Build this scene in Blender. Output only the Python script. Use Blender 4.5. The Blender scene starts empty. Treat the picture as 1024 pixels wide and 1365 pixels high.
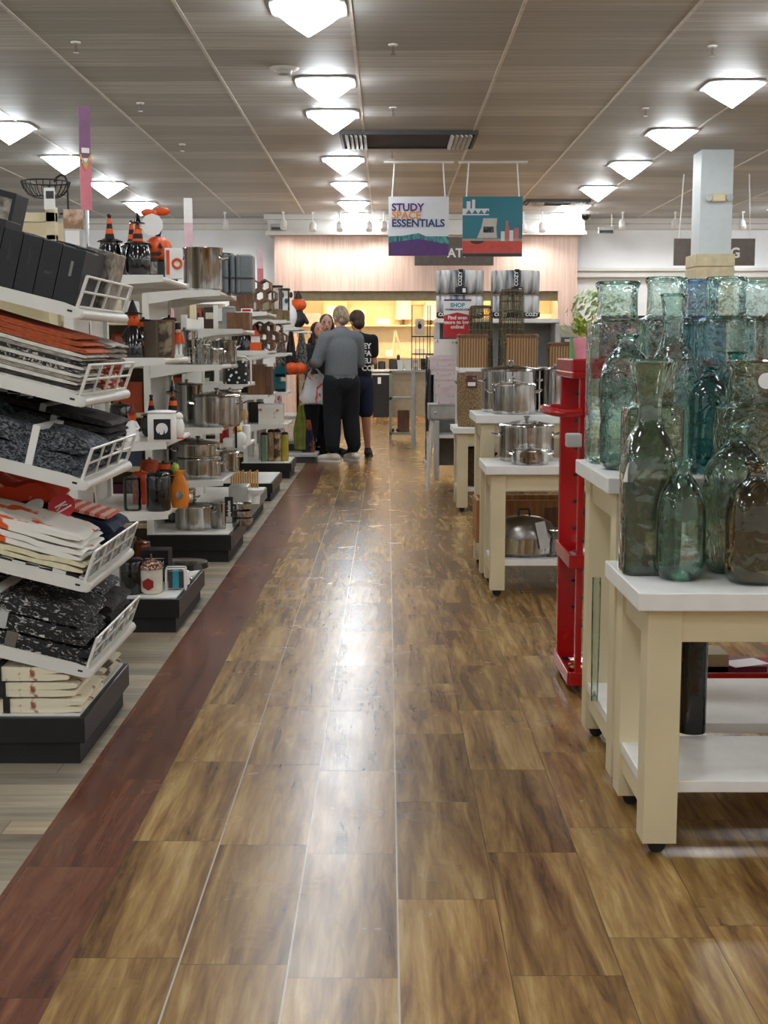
import bpy, math, random
from math import sin, cos, pi, radians as R, atan
from mathutils import Matrix, Vector, noise
random.seed(7)
C = bpy.context.scene.collection
# ---------- camera model (image taken as 1024x1365) ----------
F = 1750.0; PT = atan(218/F); YAW = atan(4*cos(PT)/F); CZ = 1.27
def ray(u, v):
    x = (u-512)/F; y = -(v-682.5)/F
    dx, dy, dz = x, cos(PT)+y*sin(PT), -sin(PT)+y*cos(PT)
    return dx*cos(YAW)-dy*sin(YAW), dx*sin(YAW)+dy*cos(YAW), dz
def at(u, v, Y):
    a, b, c = ray(u, v); t = Y/b; return a*t, CZ+c*t
def fl(u, v, z=0.0):
    a, b, c = ray(u, v); t = (z-CZ)/c; return a*t, b*t
def XU(u, Y): return at(u, 464, Y)[0]
def ZV(v, Y): return at(516, v, Y)[1]
sc = bpy.context.scene
cd = bpy.data.cameras.new('camera'); cam = bpy.data.objects.new('camera', cd); C.objects.link(cam)
cd.sensor_fit = 'VERTICAL'; cd.sensor_height = 36; cd.lens = F/1365*36
cam.location = (0, 0, CZ); cam.rotation_euler = (pi/2-PT, 0, YAW); sc.camera = cam
cd.clip_end = 100
sc.view_settings.view_transform = 'Standard'; sc.view_settings.look = 'None'
sc.view_settings.gamma = 1; sc.view_settings.use_curve_mapping = False
sc.view_settings.exposure = 1.0
try:
    sc.cycles.max_bounces = 14; sc.cycles.diffuse_bounces = 4; sc.cycles.glossy_bounces = 4
    sc.cycles.transparent_max_bounces = 28; sc.cycles.transmission_bounces = 14
    sc.cycles.sample_clamp_indirect = 6; sc.cycles.caustics_reflective = False; sc.cycles.caustics_refractive = False
    sc.cycles.use_denoising = True
except Exception: pass
w = bpy.data.worlds.new('world'); sc.world = w; w.use_nodes = True
w.node_tree.nodes['Background'].inputs[0].default_value = (.8, .85, 1, 1)
w.node_tree.nodes['Background'].inputs[1].default_value = .05
# ---------- materials ----------
def lin(c):
    return tuple((x/12.92 if x <= .04045 else ((x+.055)/1.055)**2.4) for x in [k/255 for k in c])+(1,)
MATS = {}
class NT:
    def __init__(s, m):
        m.use_nodes = True; s.t = m.node_tree; s.t.nodes.clear(); s.L = s.t.links
    def n(s, typ, **kw):
        nd = s.t.nodes.new(typ)
        for k, v in kw.items():
            if k.startswith('i_'): pass
            else: setattr(nd, k, v)
        return nd
    def l(s, a, b): s.L.new(a, b)
    def math(s, op, a, b=None, c=None):
        nd = s.t.nodes.new('ShaderNodeMath'); nd.operation = op
        for i, x in enumerate((a, b, c)):
            if x is None: continue
            if isinstance(x, (int, float)): nd.inputs[i].default_value = x
            else: s.l(x, nd.inputs[i])
        return nd.outputs[0]
    def mix(s, fac, a, b, blend='MIX'):
        nd = s.t.nodes.new('ShaderNodeMix'); nd.data_type = 'RGBA'; nd.blend_type = blend
        for i, x in ((0, fac), (6, a), (7, b)):
            if isinstance(x, (int, float)): nd.inputs[i].default_value = x
            elif isinstance(x, tuple): nd.inputs[i].default_value = x
            else: s.l(x, nd.inputs[i])
        return nd.outputs[2]
    def ramp(s, fac, stops):
        nd = s.t.nodes.new('ShaderNodeValToRGB'); e = nd.color_ramp.elements
        while len(e) < len(stops): e.new(.5)
        for i, (p, c) in enumerate(stops): e[i].position = p; e[i].color = c
        s.l(fac, nd.inputs[0]); return nd.outputs[0]
    def coords(s, kind='Object', scale=(1, 1, 1)):
        if kind == 'World':
            o = s.t.nodes.new('ShaderNodeNewGeometry').outputs['Position']
        else: o = s.t.nodes.new('ShaderNodeTexCoord').outputs[kind]
        mp = s.t.nodes.new('ShaderNodeMapping'); mp.inputs['Scale'].default_value = scale
        s.l(o, mp.inputs[0]); return mp.outputs[0]
    def noise(s, vec, scale=5, detail=3, dist=0, rough=.5):
        nd = s.t.nodes.new('ShaderNodeTexNoise'); nd.inputs['Scale'].default_value = scale
        nd.inputs['Detail'].default_value = detail; nd.inputs['Distortion'].default_value = dist
        nd.inputs['Roughness'].default_value = rough; s.l(vec, nd.inputs['Vector']); return nd.outputs[0]
    def out(s, sh):
        o = s.t.nodes.new('ShaderNodeOutputMaterial'); s.l(sh, o.inputs[0])
    def bump(s, h, strength=.2, dist=.01):
        b = s.t.nodes.new('ShaderNodeBump'); b.inputs['Strength'].default_value = strength
        b.inputs['Distance'].default_value = dist; s.l(h, b.inputs['Height']); return b.outputs[0]
    def pbr(s, col, rough=.5, metal=0, normal=None, coat=0, crough=.1, spec=.5):
        p = s.t.nodes.new('ShaderNodeBsdfPrincipled')
        for k, x in (('Base Color', col), ('Roughness', rough), ('Metallic', metal), ('Coat Weight', coat), ('Coat Roughness', crough), ('Specular IOR Level', spec)):
            if isinstance(x, (int, float, tuple)): p.inputs[k].default_value = x
            else: s.l(x, p.inputs[k])
        if normal is not None: s.l(normal, p.inputs['Normal'])
        return p.outputs[0]
def newm(name):
    m = bpy.data.materials.new(name); return m, NT(m)
def plain(name, rgb, rough=.5, metal=0, var=.08, scale=12, bump=0, coat=0):
    """solid colour with slight procedural mottling"""
    if name in MATS: return MATS[name]
    m, t = newm(name); c = lin(rgb); v = t.coords('Object'); nz = t.noise(v, scale, 3)
    d = tuple(x*(1-var*2) for x in c[:3])+(1,); e = tuple(min(1, x*(1+var)) for x in c[:3])+(1,)
    col = t.ramp(nz, [(.3, d), (.7, e)])
    nr = t.bump(nz, bump, .01) if bump else None
    t.out(t.pbr(col, rough, metal, nr, coat)); MATS[name] = m; return m
def two(name, a, b, scale=20, rough=.6, stretch=(1, 1, 1), lo=.45, hi=.55, kind='noise', bump=0, metal=0, dist=0):
    """two-tone pattern: noise blotches, checks, stripes, dots"""
    if name in MATS: return MATS[name]
    m, t = newm(name); v = t.coords('Object', stretch)
    if kind == 'noise': f = t.noise(v, scale, 3, dist)
    elif kind == 'check':
        nd = t.n('ShaderNodeTexChecker'); nd.inputs['Scale'].default_value = scale; t.l(v, nd.inputs[0]); f = nd.outputs[1]
    elif kind == 'vor':
        nd = t.n('ShaderNodeTexVoronoi'); nd.inputs['Scale'].default_value = scale; t.l(v, nd.inputs[0]); f = nd.outputs[0]
    else:
        nd = t.n('ShaderNodeTexWave'); nd.bands_direction = kind; nd.inputs['Scale'].default_value = scale
        nd.inputs['Distortion'].default_value = dist; nd.inputs['Detail'].default_value = 2; t.l(v, nd.inputs[0]); f = nd.outputs[1]
    col = t.ramp(f, [(lo, lin(a)), (hi, lin(b))])
    t.out(t.pbr(col, rough, metal, t.bump(f, bump, .01) if bump else None)); MATS[name] = m; return m
def emis(name, rgb, s):
    m, t = newm(name); e = t.n('ShaderNodeEmission'); e.inputs[0].default_value = lin(rgb); e.inputs[1].default_value = s
    t.out(e.outputs[0]); MATS[name] = m; return m
def glass(name, face, edge, bump=.25, scale=14, gl=1.0, rfr=.35):
    m, t = newm(name); v = t.coords('Object'); nz = t.noise(v, scale, 2, .6)
    nr = t.bump(nz, bump, .02)
    lw = t.n('ShaderNodeLayerWeight'); lw.inputs[0].default_value = .35; t.l(nr, lw.inputs['Normal'])
    col = t.ramp(lw.outputs['Facing'], [(.1, lin(face)), (.9, lin(edge))])
    tr0 = t.n('ShaderNodeBsdfTransparent'); t.l(col, tr0.inputs[0])
    rf = t.n('ShaderNodeBsdfRefraction'); rf.inputs['IOR'].default_value = 1.16; rf.inputs['Roughness'].default_value = 0; t.l(col, rf.inputs[0]); t.l(nr, rf.inputs['Normal'])
    tr = t.n('ShaderNodeMixShader'); tr.inputs[0].default_value = rfr; t.l(tr0.outputs[0], tr.inputs[1]); t.l(rf.outputs[0], tr.inputs[2])
    g = t.n('ShaderNodeBsdfGlossy'); g.inputs['Roughness'].default_value = .04; g.inputs[0].default_value = (.93, 1, .98, 1)
    t.l(nr, g.inputs['Normal'])
    fr = t.n('ShaderNodeFresnel'); fr.inputs[0].default_value = 1.5; t.l(nr, fr.inputs['Normal'])
    fac = t.math('MULTIPLY_ADD', fr.outputs[0], gl, .01); fac = t.math('MINIMUM', fac, 1.0)
    mx = t.n('ShaderNodeMixShader'); t.l(fac, mx.inputs[0]); t.l(tr.outputs[0], mx.inputs[1]); t.l(g.outputs[0], mx.inputs[2])
    t.out(mx.outputs[0]); MATS[name] = m; return m
# floor
def wood_floor(name, mode):
    m, t = newm(name)
    g = t.n('ShaderNodeNewGeometry'); sp = t.n('ShaderNodeSeparateXYZ'); t.l(g.outputs['Position'], sp.inputs[0])
    x, y = sp.outputs[0], sp.outputs[1]
    if mode == 'cross': x, y = y, x; W, L = .1, .9
    else: W, L = .2286, .66
    xs = t.math('DIVIDE', t.math('SUBTRACT', x, .0245), W); k = t.math('FLOOR', xs); fx = t.math('FRACT', xs)
    wn = t.n('ShaderNodeTexWhiteNoise'); wn.noise_dimensions = '1D'; t.l(k, wn.inputs['W'])
    ys = t.math('ADD', t.math('DIVIDE', y, L), t.math('MULTIPLY', wn.outputs[0], 1.0)); j = t.math('FLOOR', ys); fy = t.math('FRACT', ys)
    cb = t.n('ShaderNodeCombineXYZ'); t.l(k, cb.inputs[0]); t.l(j, cb.inputs[1])
    w2 = t.n('ShaderNodeTexWhiteNoise'); w2.noise_dimensions = '2D'; t.l(cb.outputs[0], w2.inputs['Vector'])
    # grain coordinates, shifted plank by plank
    c3 = t.n('ShaderNodeCombineXYZ'); t.l(t.math('MULTIPLY', x, 13.0), c3.inputs[0])
    t.l(t.math('ADD', t.math('MULTIPLY', y, 1.15), t.math('MULTIPLY', w2.outputs[0], 37.0)), c3.inputs[1])
    t.l(t.math('MULTIPLY', w2.outputs[0], 11.0), c3.inputs[2])
    n1 = t.noise(c3.outputs[0], .8, 4, 1.3, .58); n2 = t.noise(c3.outputs[0], 3.2, 5, .7, .65)
    f = t.math('ADD', t.math('MULTIPLY', n1, .6), t.math('MULTIPLY', n2, .4))
    if mode == 'main':
        col = t.ramp(f, [(.33, lin((74, 48, 28))), (.43, lin((120, 86, 48))), (.54, lin((154, 120, 70))), (.66, lin((188, 158, 104)))])
    elif mode == 'red':
        col = t.ramp(f, [(.33, lin((66, 36, 26))), (.5, lin((102, 60, 43))), (.68, lin((130, 86, 62)))])
    else:
        col = t.ramp(w2.outputs[0], [(0, lin((110, 94, 72))), (.35, lin((158, 142, 116))), (.6, lin((120, 112, 98))), (.8, lin((176, 160, 134))), (1, lin((150, 120, 88)))])
        col = t.mix(.5, col, t.ramp(f, [(.35, lin((90, 82, 68))), (.65, lin((176, 166, 146)))]))
    br = t.math('MULTIPLY_ADD', w2.outputs[0], .34, .8)
    mm = t.n('ShaderNodeVectorMath'); mm.operation = 'SCALE'; t.l(col, mm.inputs[0]); t.l(br, mm.inputs['Scale']); col = mm.outputs[0]
    ex = t.math('MINIMUM', fx, t.math('SUBTRACT', 1, fx)); ey = t.math('MINIMUM', fy, t.math('SUBTRACT', 1, fy))
    sx = t.math('LESS_THAN', ex, .0055 if mode != 'cross' else .012); sy = t.math('LESS_THAN', ey, .0018)
    seam = t.math('MAXIMUM', sx, sy)
    # seams are pale between the middle planks, dark elsewhere
    if mode == 'main':
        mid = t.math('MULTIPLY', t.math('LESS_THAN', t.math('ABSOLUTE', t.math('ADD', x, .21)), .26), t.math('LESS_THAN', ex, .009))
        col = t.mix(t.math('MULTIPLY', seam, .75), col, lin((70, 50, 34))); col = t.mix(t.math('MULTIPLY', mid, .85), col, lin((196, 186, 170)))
    else: col = t.mix(t.math('MULTIPLY', seam, .6), col, lin((50, 40, 32)))
    rr = t.noise(t.coords('World', (3, 3, 3)), 1.5, 3)
    rough = t.math('MULTIPLY_ADD', rr, .1, .21 if mode != 'cross' else .4)
    bm = t.math('MULTIPLY', seam, -1.0)
    wav = t.noise(t.coords('World', (1, 1, 1)), 7, 2)
    nrm = t.bump(t.math('ADD', bm, t.math('MULTIPLY', wav, .1)), .04, .002)
    t.out(t.pbr(col, rough, 0, nrm, .0, .1, .5)); MATS[name] = m; return m
FLM = wood_floor('floor_brown', 'main'); FLR = wood_floor('floor_red', 'red'); FLG = wood_floor('floor_grey', 'cross')
def ceil_mat():
    m, t = newm('ceiling_tile'); g = t.n('ShaderNodeNewGeometry'); sp = t.n('ShaderNodeSeparateXYZ'); t.l(g.outputs['Position'], sp.inputs[0])
    fy = t.math('FRACT', t.math('DIVIDE', sp.outputs[1], .61)); e = t.math('MINIMUM', fy, t.math('SUBTRACT', 1, fy)); ln = t.math('LESS_THAN', e, .014)
    kx = t.math('FLOOR', t.math('DIVIDE', t.math('ADD', sp.outputs[0], .26), 1.22)); ky = t.math('FLOOR', t.math('DIVIDE', sp.outputs[1], .61))
    cb = t.n('ShaderNodeCombineXYZ'); t.l(kx, cb.inputs[0]); t.l(ky, cb.inputs[1])
    wn = t.n('ShaderNodeTexWhiteNoise'); wn.noise_dimensions = '2D'; t.l(cb.outputs[0], wn.inputs['Vector'])
    st = t.noise(t.coords('World', (.35, 14, 1)), 2.0, 4)
    f = t.math('ADD', t.math('MULTIPLY', st, .7), t.math('MULTIPLY', wn.outputs[0], .3))
    col = t.ramp(f, [(.3, lin((168, 166, 162))), (.55, lin((186, 184, 180))), (.7, lin((214, 212, 208)))])
    col = t.mix(t.math('MULTIPLY', ln, .45), col, lin((120, 110, 100)))
    bp = t.bump(t.noise(t.coords('World', (1, 1, 1)), 60, 2), .2, .004)
    t.out(t.pbr(col, .55, 0, bp)); return m
CEIL = ceil_mat()
def wood(name, a, b, scale=6, stretch=(8, 8, 1), rough=.5, dist=1.0):
    if name in MATS: return MATS[name]
    m, t = newm(name); v = t.coords('Object', stretch); f = t.noise(v, scale, 4, dist)
    col = t.ramp(f, [(.3, lin(a)), (.7, lin(b))]); t.out(t.pbr(col, rough, 0, t.bump(f, .1, .005))); MATS[name] = m; return m
WHITE = plain('white_paint', (236, 234, 228), .42, 0, .03)
SHELF = plain('white_shelf', (226, 224, 216), .35, 0, .03, 8)
CREAM = plain('cream_paint', (222, 208, 170), .45, 0, .05, 4)
WALL = plain('wall_white', (246, 247, 248), .6, 0, .02, 2)
TRIM = plain('trim_white', (222, 220, 214), .5, 0, .02, 3)
PINKW = wood('pink_panel', (206, 172, 156), (228, 200, 184), 5, (9, 9, .25), .5, .2)
OLIVE = plain('olive_band', (150, 138, 108), .6)
ALC = plain('alcove_cream', (238, 222, 184), .6, 0, .03)
BLACK = plain('black_matte', (24, 24, 25), .55, 0, .2)
BLKG = plain('black_gloss', (14, 14, 15), .12, 0, .1, 12, 0, .5)
DARKB = plain('black_box_board', (30, 31, 34), .5, 0, .12)
DGREY = plain('dark_grey', (62, 62, 64), .5)
GREY = plain('mid_grey', (130, 130, 128), .5)
LGREY = plain('light_grey', (188, 188, 184), .5)
def steel(name, rgb, rough, st, sc_=7):
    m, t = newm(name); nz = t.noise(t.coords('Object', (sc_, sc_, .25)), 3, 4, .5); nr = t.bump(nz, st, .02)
    cc = lin(rgb); col = t.ramp(nz, [(.32, tuple(q*.3 for q in cc[:3])+(1,)), (.6, cc)])  # dark streaks in the colour stand in for reflections of dark surroundings
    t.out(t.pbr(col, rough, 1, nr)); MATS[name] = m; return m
STEEL = steel('steel_painted_reflections', (206, 203, 198), .12, .35)
STEELD = plain('brushed_steel', (150, 146, 140), .3, 1, .1, 6)
CHROME = plain('chrome', (225, 225, 225), .06, 1, .02)
RED = plain('red_enamel', (176, 12, 20), .22, 0, .06, 5, 0, .4)
ORANGE = plain('orange', (226, 88, 24), .45, 0, .1)
RUST = two('rust_cloth', (150, 66, 34), (190, 92, 52), 60, .9, (1, 1, 3), .3, .7, bump=.5)
GREYC = two('grey_cloth', (120, 114, 104), (182, 174, 160), 40, .9, (1, 1, 4), .3, .7, bump=.5)
WHC = two('white_cloth', (196, 192, 180), (232, 228, 216), 30, .9, (1, 1, 2), .3, .7, bump=.4)
CRC = two('cream_print', (232, 222, 194), (150, 96, 70), 26, .9, (1, 1, 1), .58, .68, bump=.2)
KNIT = two('dark_knit', (30, 33, 38), (122, 128, 134), 55, .95, (1, 1, 1.6), .42, .66, bump=.9, dist=2)
DKC = two('dark_cloth', (28, 26, 26), (70, 64, 60), 40, .9, (1, 1, 3), .35, .7, bump=.5)
DKP = two('dark_print', (22, 22, 24), (200, 198, 190), 26, .7, (1, 1, 2), .56, .66, bump=.2, dist=3)
BWP = two('black_white_weave', (20, 20, 22), (190, 188, 180), 60, .8, (1, 1, 1), .5, .6, kind='noise', bump=.4, dist=2)
RWP = two('red_white_print', (186, 60, 32), (232, 218, 200), 30, .9, (1, 1, 1), .48, .56, bump=.2)
ORC = two('orange_cloth', (196, 62, 30), (232, 104, 56), 20, .9, (1, 1, 1), .3, .7)
NAVY = plain('navy_cloth', (26, 32, 56), .9, 0, .15, 30)
CHECK = two('black_check', (24, 24, 26), (216, 214, 206), 24, .9, (1, 1, 1), .49, .51, kind='check')
OWP = two('white_orange_print', (236, 232, 222), (222, 92, 30), 8, .9, (1, 1, 1), .6, .63)
MARB = two('marble_grey', (74, 68, 60), (176, 168, 154), 14, .35, (1, 1, 1), .35, .65, dist=2)
BROWN = wood('brown_wood', (84, 54, 32), (124, 84, 52), 5)
OAK = wood('honey_wood', (142, 96, 50), (186, 134, 78), 5)
BAMB = two('bamboo_slats', (118, 84, 52), (176, 138, 92), 14, .6, (1, 1, 1), .2, .8, kind='X', bump=.6, dist=.6)
WICK = two('seagrass_weave', (112, 90, 60), (172, 144, 102), 110, .8, (1, 1, 1), .3, .7, kind='vor', bump=1)
WICKL = two('pale_weave', (150, 134, 106), (206, 190, 160), 45, .8, (1, 1, 1), .3, .7, kind='vor', bump=1)
PKD = two('pink_dotted_board', (234, 220, 222), (206, 170, 180), 40, .6, (1, 1, 1), .6, .66)
FLOR = two('floral_print', (238, 232, 226), (176, 34, 54), 11, .6, (1, 1, 1), .58, .62)
FURS = two('striped_fur', (78, 86, 98), (214, 212, 208), 2.4, 1, (7, .6, .8), .38, .62, bump=.6, dist=.3)
TEAL = plain('teal', (46, 150, 164), .5)
BRNG = plain('brown_sign_face', (104, 94, 86), .5)
PUR = plain('purple', (84, 44, 110), .5)
LEAF = two('leaf_green', (120, 150, 46), (180, 196, 80), 20, .6)
SKIN = plain('skin', (214, 160, 134), .5, 0, .04)
SKIN2 = plain('skin_light', (200, 140, 112), .5, 0, .04)
SWEAT = plain('grey_sweatshirt', (112, 116, 120), .9, 0, .06, 60, .2)
PANTS = plain('black_sweatpants', (18, 21, 27), .9, 0, .1, 30)
TEE = plain('black_cotton', (16, 16, 20), .9, 0, .1, 30)
JEAN = plain('navy_shorts', (24, 32, 58), .9, 0, .1, 30)
BLOND = two('blond_hair', (108, 92, 72), (176, 158, 128), 40, .6, (1, 1, .3), .3, .7, bump=.5)
BRHAIR = two('brown_hair', (44, 30, 22), (82, 58, 42), 40, .6, (1, 1, .3), .3, .7, bump=.5)
DKHAIR = two('dark_hair', (18, 14, 14), (42, 32, 30), 40, .5, (1, 1, .3), .3, .7, bump=.5)
SNEAK = plain('white_canvas', (226, 220, 206), .7)
PAPER = plain('paper_white', (238, 236, 232), .6, 0, .01)
BAGP = two('bag_plastic', (238, 238, 238), (226, 88, 60), 6, .35, (1, 1, 1), .52, .56, dist=1)
GOLD = plain('brass', (170, 130, 70), .25, 1)
LAMP = emis('light_lens', (244, 250, 255), 17)
WARMS = emis('warm_strip', (255, 224, 184), 22)
G_AQ = glass('glass_aqua', (234, 248, 245), (134, 196, 186), .6, 22, 1.5)
G_GR = glass('glass_green', (220, 242, 235), (104, 172, 156), .28, 14, 1.5)
G_TL = glass('glass_teal', (158, 208, 206), (50, 116, 118), .4, 18, 1.5)
G_OL = glass('glass_olive', (214, 212, 194), (124, 124, 102), .7, 24, 1.5)
G_SM = glass('glass_smoky_green', (232, 240, 232), (134, 156, 140), .3, 12, 2.2)
G_BR = glass('glass_brown', (206, 188, 162), (104, 82, 62), .3, 14, 1.5)
G_BL = glass('glass_blue', (194, 216, 234), (88, 124, 168), .6, 22, 1.5)
G_CL = glass('glass_clear', (232, 236, 236), (160, 170, 172), .05, 14, 1.0, 0.0)
G_DK = glass('glass_dark_amber', (96, 74, 60), (30, 20, 16), .2)
# ---------- mesh builder ----------
class MB:
    def __init__(s): s.v = []; s.f = []; s.m = []; s.cur = 0
    def add(s, vs, fs, M=None):
        b = len(s.v)
        s.v += [tuple(M @ Vector(p)) if M else tuple(p) for p in vs]
        s.f += [tuple(i+b for i in f) for f in fs]; s.m += [s.cur]*len(fs); return s
    def box(s, x0, x1, y0, y1, z0, z1, M=None):
        vs = [(x, y, z) for z in (z0, z1) for y in (y0, y1) for x in (x0, x1)]
        return s.add(vs, [(0, 2, 3, 1), (4, 5, 7, 6), (0, 1, 5, 4), (2, 6, 7, 3), (0, 4, 6, 2), (1, 3, 7, 5)], M)
    def lathe(s, prof, seg=24, c=(0, 0, 0), n=2, sx=1, sy=1, M=None, wob=0):
        vs = []; fs = []
        for r, z in prof:
            for k in range(seg):
                a = 2*pi*(k+.5)/seg; ca, sa = cos(a), sin(a)
                q = 1/((abs(ca)**n+abs(sa)**n)**(1/n)) if n != 2 else 1
                rr = r*q*(1+(wob*sin(3*a+z*40) if wob else 0))
                vs.append((c[0]+rr*ca*sx, c[1]+rr*sa*sy, c[2]+z))
        for i in range(len(prof)-1):
            for k in range(seg):
                k2 = (k+1) % seg
                fs.append((i*seg+k, i*seg+k2, (i+1)*seg+k2, (i+1)*seg+k))
        if prof[0][0] > 0 and prof[0][0] < 900: 
            if getattr(s, 'capb', True): fs.append(tuple(reversed(range(seg))))
        if getattr(s, 'capt', True): fs.append(tuple(range((len(prof)-1)*seg, len(prof)*seg)))
        return s.add(vs, fs, M)
    def cyl(s, c, r, h, seg=20, M=None): return s.lathe([(r, 0), (r, h)], seg, c, M=M)
    def tube(s, pts, r, seg=8, M=None, fl=1.0):
        pts = [Vector(p) for p in pts]; n = len(pts)
        rs = r if isinstance(r, (list, tuple)) else [r]*n
        vs = []; fs = []; ref = None
        for i, p in enumerate(pts):
            d = (pts[min(i+1, n-1)]-pts[max(i-1, 0)])
            if d.length < 1e-9: d = Vector((0, 0, 1))
            d.normalize()
            if ref is None: ref = Vector((0, 1, 0)) if abs(d.y) < .9 else Vector((1, 0, 0))
            a = d.cross(ref)
            if a.length < 1e-6: a = d.orthogonal()
            a.normalize(); b = d.cross(a).normalized(); ref = -b if (-b).dot(ref) > 0 else b
            b = d.cross(a)
            for k in range(seg):
                t = 2*pi*k/seg; vs.append(p+a*cos(t)*rs[i]+b*sin(t)*rs[i]*fl)
        for i in range(n-1):
            for k in range(seg):
                k2 = (k+1) % seg; fs.append((i*seg+k, i*seg+k2, (i+1)*seg+k2, (i+1)*seg+k))
        fs.append(tuple(reversed(range(seg)))); fs.append(tuple(range((n-1)*seg, n*seg)))
        return s.add(vs, fs, M)
    def ell(s, c, rx, ry=None, rz=None, seg=14, rings=9, M=None):
        ry = rx if ry is None else ry; rz = rx if rz is None else rz
        vs = [(c[0], c[1], c[2]-rz)]; fs = []
        for i in range(1, rings):
            th = -pi/2+pi*i/rings
            for k in range(seg):
                a = 2*pi*k/seg; vs.append((c[0]+rx*cos(th)*cos(a), c[1]+ry*cos(th)*sin(a), c[2]+rz*sin(th)))
        vs.append((c[0], c[1], c[2]+rz)); top = len(vs)-1
        for k in range(seg):
            k2 = (k+1) % seg; fs.append((0, 1+k2, 1+k)); fs.append((top, 1+(rings-2)*seg+k, 1+(rings-2)*seg+k2))
            for i in range(rings-2):
                fs.append((1+i*seg+k, 1+i*seg+k2, 1+(i+1)*seg+k2, 1+(i+1)*seg+k))
        return s.add(vs, fs, M)
    def limb(s, pts, rs, seg=12, fl=1.0):
        """tapered chain with round joints"""
        s.tube(pts, rs, seg, fl=fl)
        for p, r in zip(pts, rs): s.ell(p, r*.99, r*.99*fl, r*.99, 16, 10)
        return s
    def prism(s, poly, y0, y1, M=None, axis='y'):
        n = len(poly)
        if axis == 'y': vs = [(a, y0, b) for a, b in poly]+[(a, y1, b) for a, b in poly]
        elif axis == 'x': vs = [(y0, a, b) for a, b in poly]+[(y1, a, b) for a, b in poly]
        else: vs = [(a, b, y0) for a, b in poly]+[(a, b, y1) for a, b in poly]
        fs = [tuple(range(n)), tuple(range(2*n-1, n-1, -1))]+[(i, i+n, (i+1) % n+n, (i+1) % n) for i in range(n)]
        return s.add(vs, fs, M)
    def torus(s, c, Rr, r, seg=24, s2=6, M=None, plane='z'):
        pts = []
        vs = []; fs = []
        for i in range(seg):
            a = 2*pi*i/seg
            for k in range(s2):
                b = 2*pi*k/s2; q = Rr+r*cos(b); p = (q*cos(a), q*sin(a), r*sin(b))
                if plane == 'x': p = (p[2], p[0], p[1])
                if plane == 'y': p = (p[0], p[2], p[1])
                vs.append((c[0]+p[0], c[1]+p[1], c[2]+p[2]))
        for i in range(seg):
            for k in range(s2):
                i2, k2 = (i+1) % seg, (k+1) % s2
                fs.append((i*s2+k, i2*s2+k, i2*s2+k2, i*s2+k2))
        return s.add(vs, fs, M)
    def build(s, name, mat, parent=None, label=None, cat=None, group=None, bevel=0, kind=None, remesh=0, sub=0, ang=35, loc=None, rot=None, smooth_it=0):
        me = bpy.data.meshes.new(name); me.from_pydata(s.v, [], s.f)
        for mm in (mat if isinstance(mat, (list, tuple)) else [mat]): me.materials.append(mm)
        if isinstance(mat, (list, tuple)): me.polygons.foreach_set('material_index', s.m)
        me.update(); me.validate()
        if not bevel:
            me.polygons.foreach_set('use_smooth', [True]*len(me.polygons))
            try: me.set_sharp_from_angle(angle=R(ang))
            except Exception: pass
        o = bpy.data.objects.new(name, me); C.objects.link(o)
        if parent: o.parent = parent
        if loc: o.location = loc
        if rot: o.rotation_euler = rot
        if label: o['label'] = label
        if cat: o['category'] = cat
        if group: o['group'] = group
        if kind: o['kind'] = kind
        if remesh:
            md = o.modifiers.new('remesh', 'REMESH'); md.mode = 'VOXEL'; md.voxel_size = remesh; md.use_smooth_shade = True
            if smooth_it:
                ms = o.modifiers.new('smooth', 'SMOOTH'); ms.iterations = smooth_it; ms.factor = .5
        if bevel:
            md = o.modifiers.new('bevel', 'BEVEL'); md.width = bevel; md.segments = 2; md.limit_method = 'ANGLE'; md.angle_limit = R(40)
        if sub:
            md = o.modifiers.new('sub', 'SUBSURF'); md.levels = sub; md.render_levels = sub
        return o
def thing(name, label, cat, loc=(0, 0, 0), rz=0, group=None, rot=None):
    o = bpy.data.objects.new(name, None); C.objects.link(o); o.empty_display_size = .05
    o.location = loc; o.rotation_euler = rot if rot else (0, 0, rz); o['label'] = label; o['category'] = cat
    if group: o['group'] = group
    return o
def dup(root, loc, rz=None, label=None, rot=None, scale=None):
    def cp(o, par):
        c = o.copy(); C.objects.link(c); c.parent = par
        for ch in list(o.children): cp(ch, c)
        return c
    r = cp(root, None); r.location = loc
    if rz is not None: r.rotation_euler = (0, 0, rz)
    if rot is not None: r.rotation_euler = rot
    if scale: r.scale = scale if isinstance(scale, tuple) else (scale,)*3
    if label: r['label'] = label
    return r
def textmesh(body, size, ext=.001, align='CENTER', space=1.0):
    cu = bpy.data.curves.new('lettering', 'FONT'); cu.body = body; cu.size = size; cu.extrude = ext; cu.align_x = align; cu.offset = size*.03; cu.space_line = space; cu.resolution_u = 3
    ob = bpy.data.objects.new('lettering', cu); C.objects.link(ob)
    bpy.context.view_layer.update()
    me = bpy.data.meshes.new_from_object(ob.evaluated_get(bpy.context.evaluated_depsgraph_get()))
    bpy.data.objects.remove(ob); bpy.data.curves.remove(cu); return me
def text(body, size, mat, parent, loc, rot=(pi/2, 0, 0), name='lettering', align='CENTER', space=1.0, label=None):
    me = textmesh(body, size, .001, align, space); me.materials.clear(); me.materials.append(mat)
    o = bpy.data.objects.new(name, me); C.objects.link(o); o.parent = parent; o.location = loc; o.rotation_euler = rot
    if label: o['label'] = label
    return o
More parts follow.
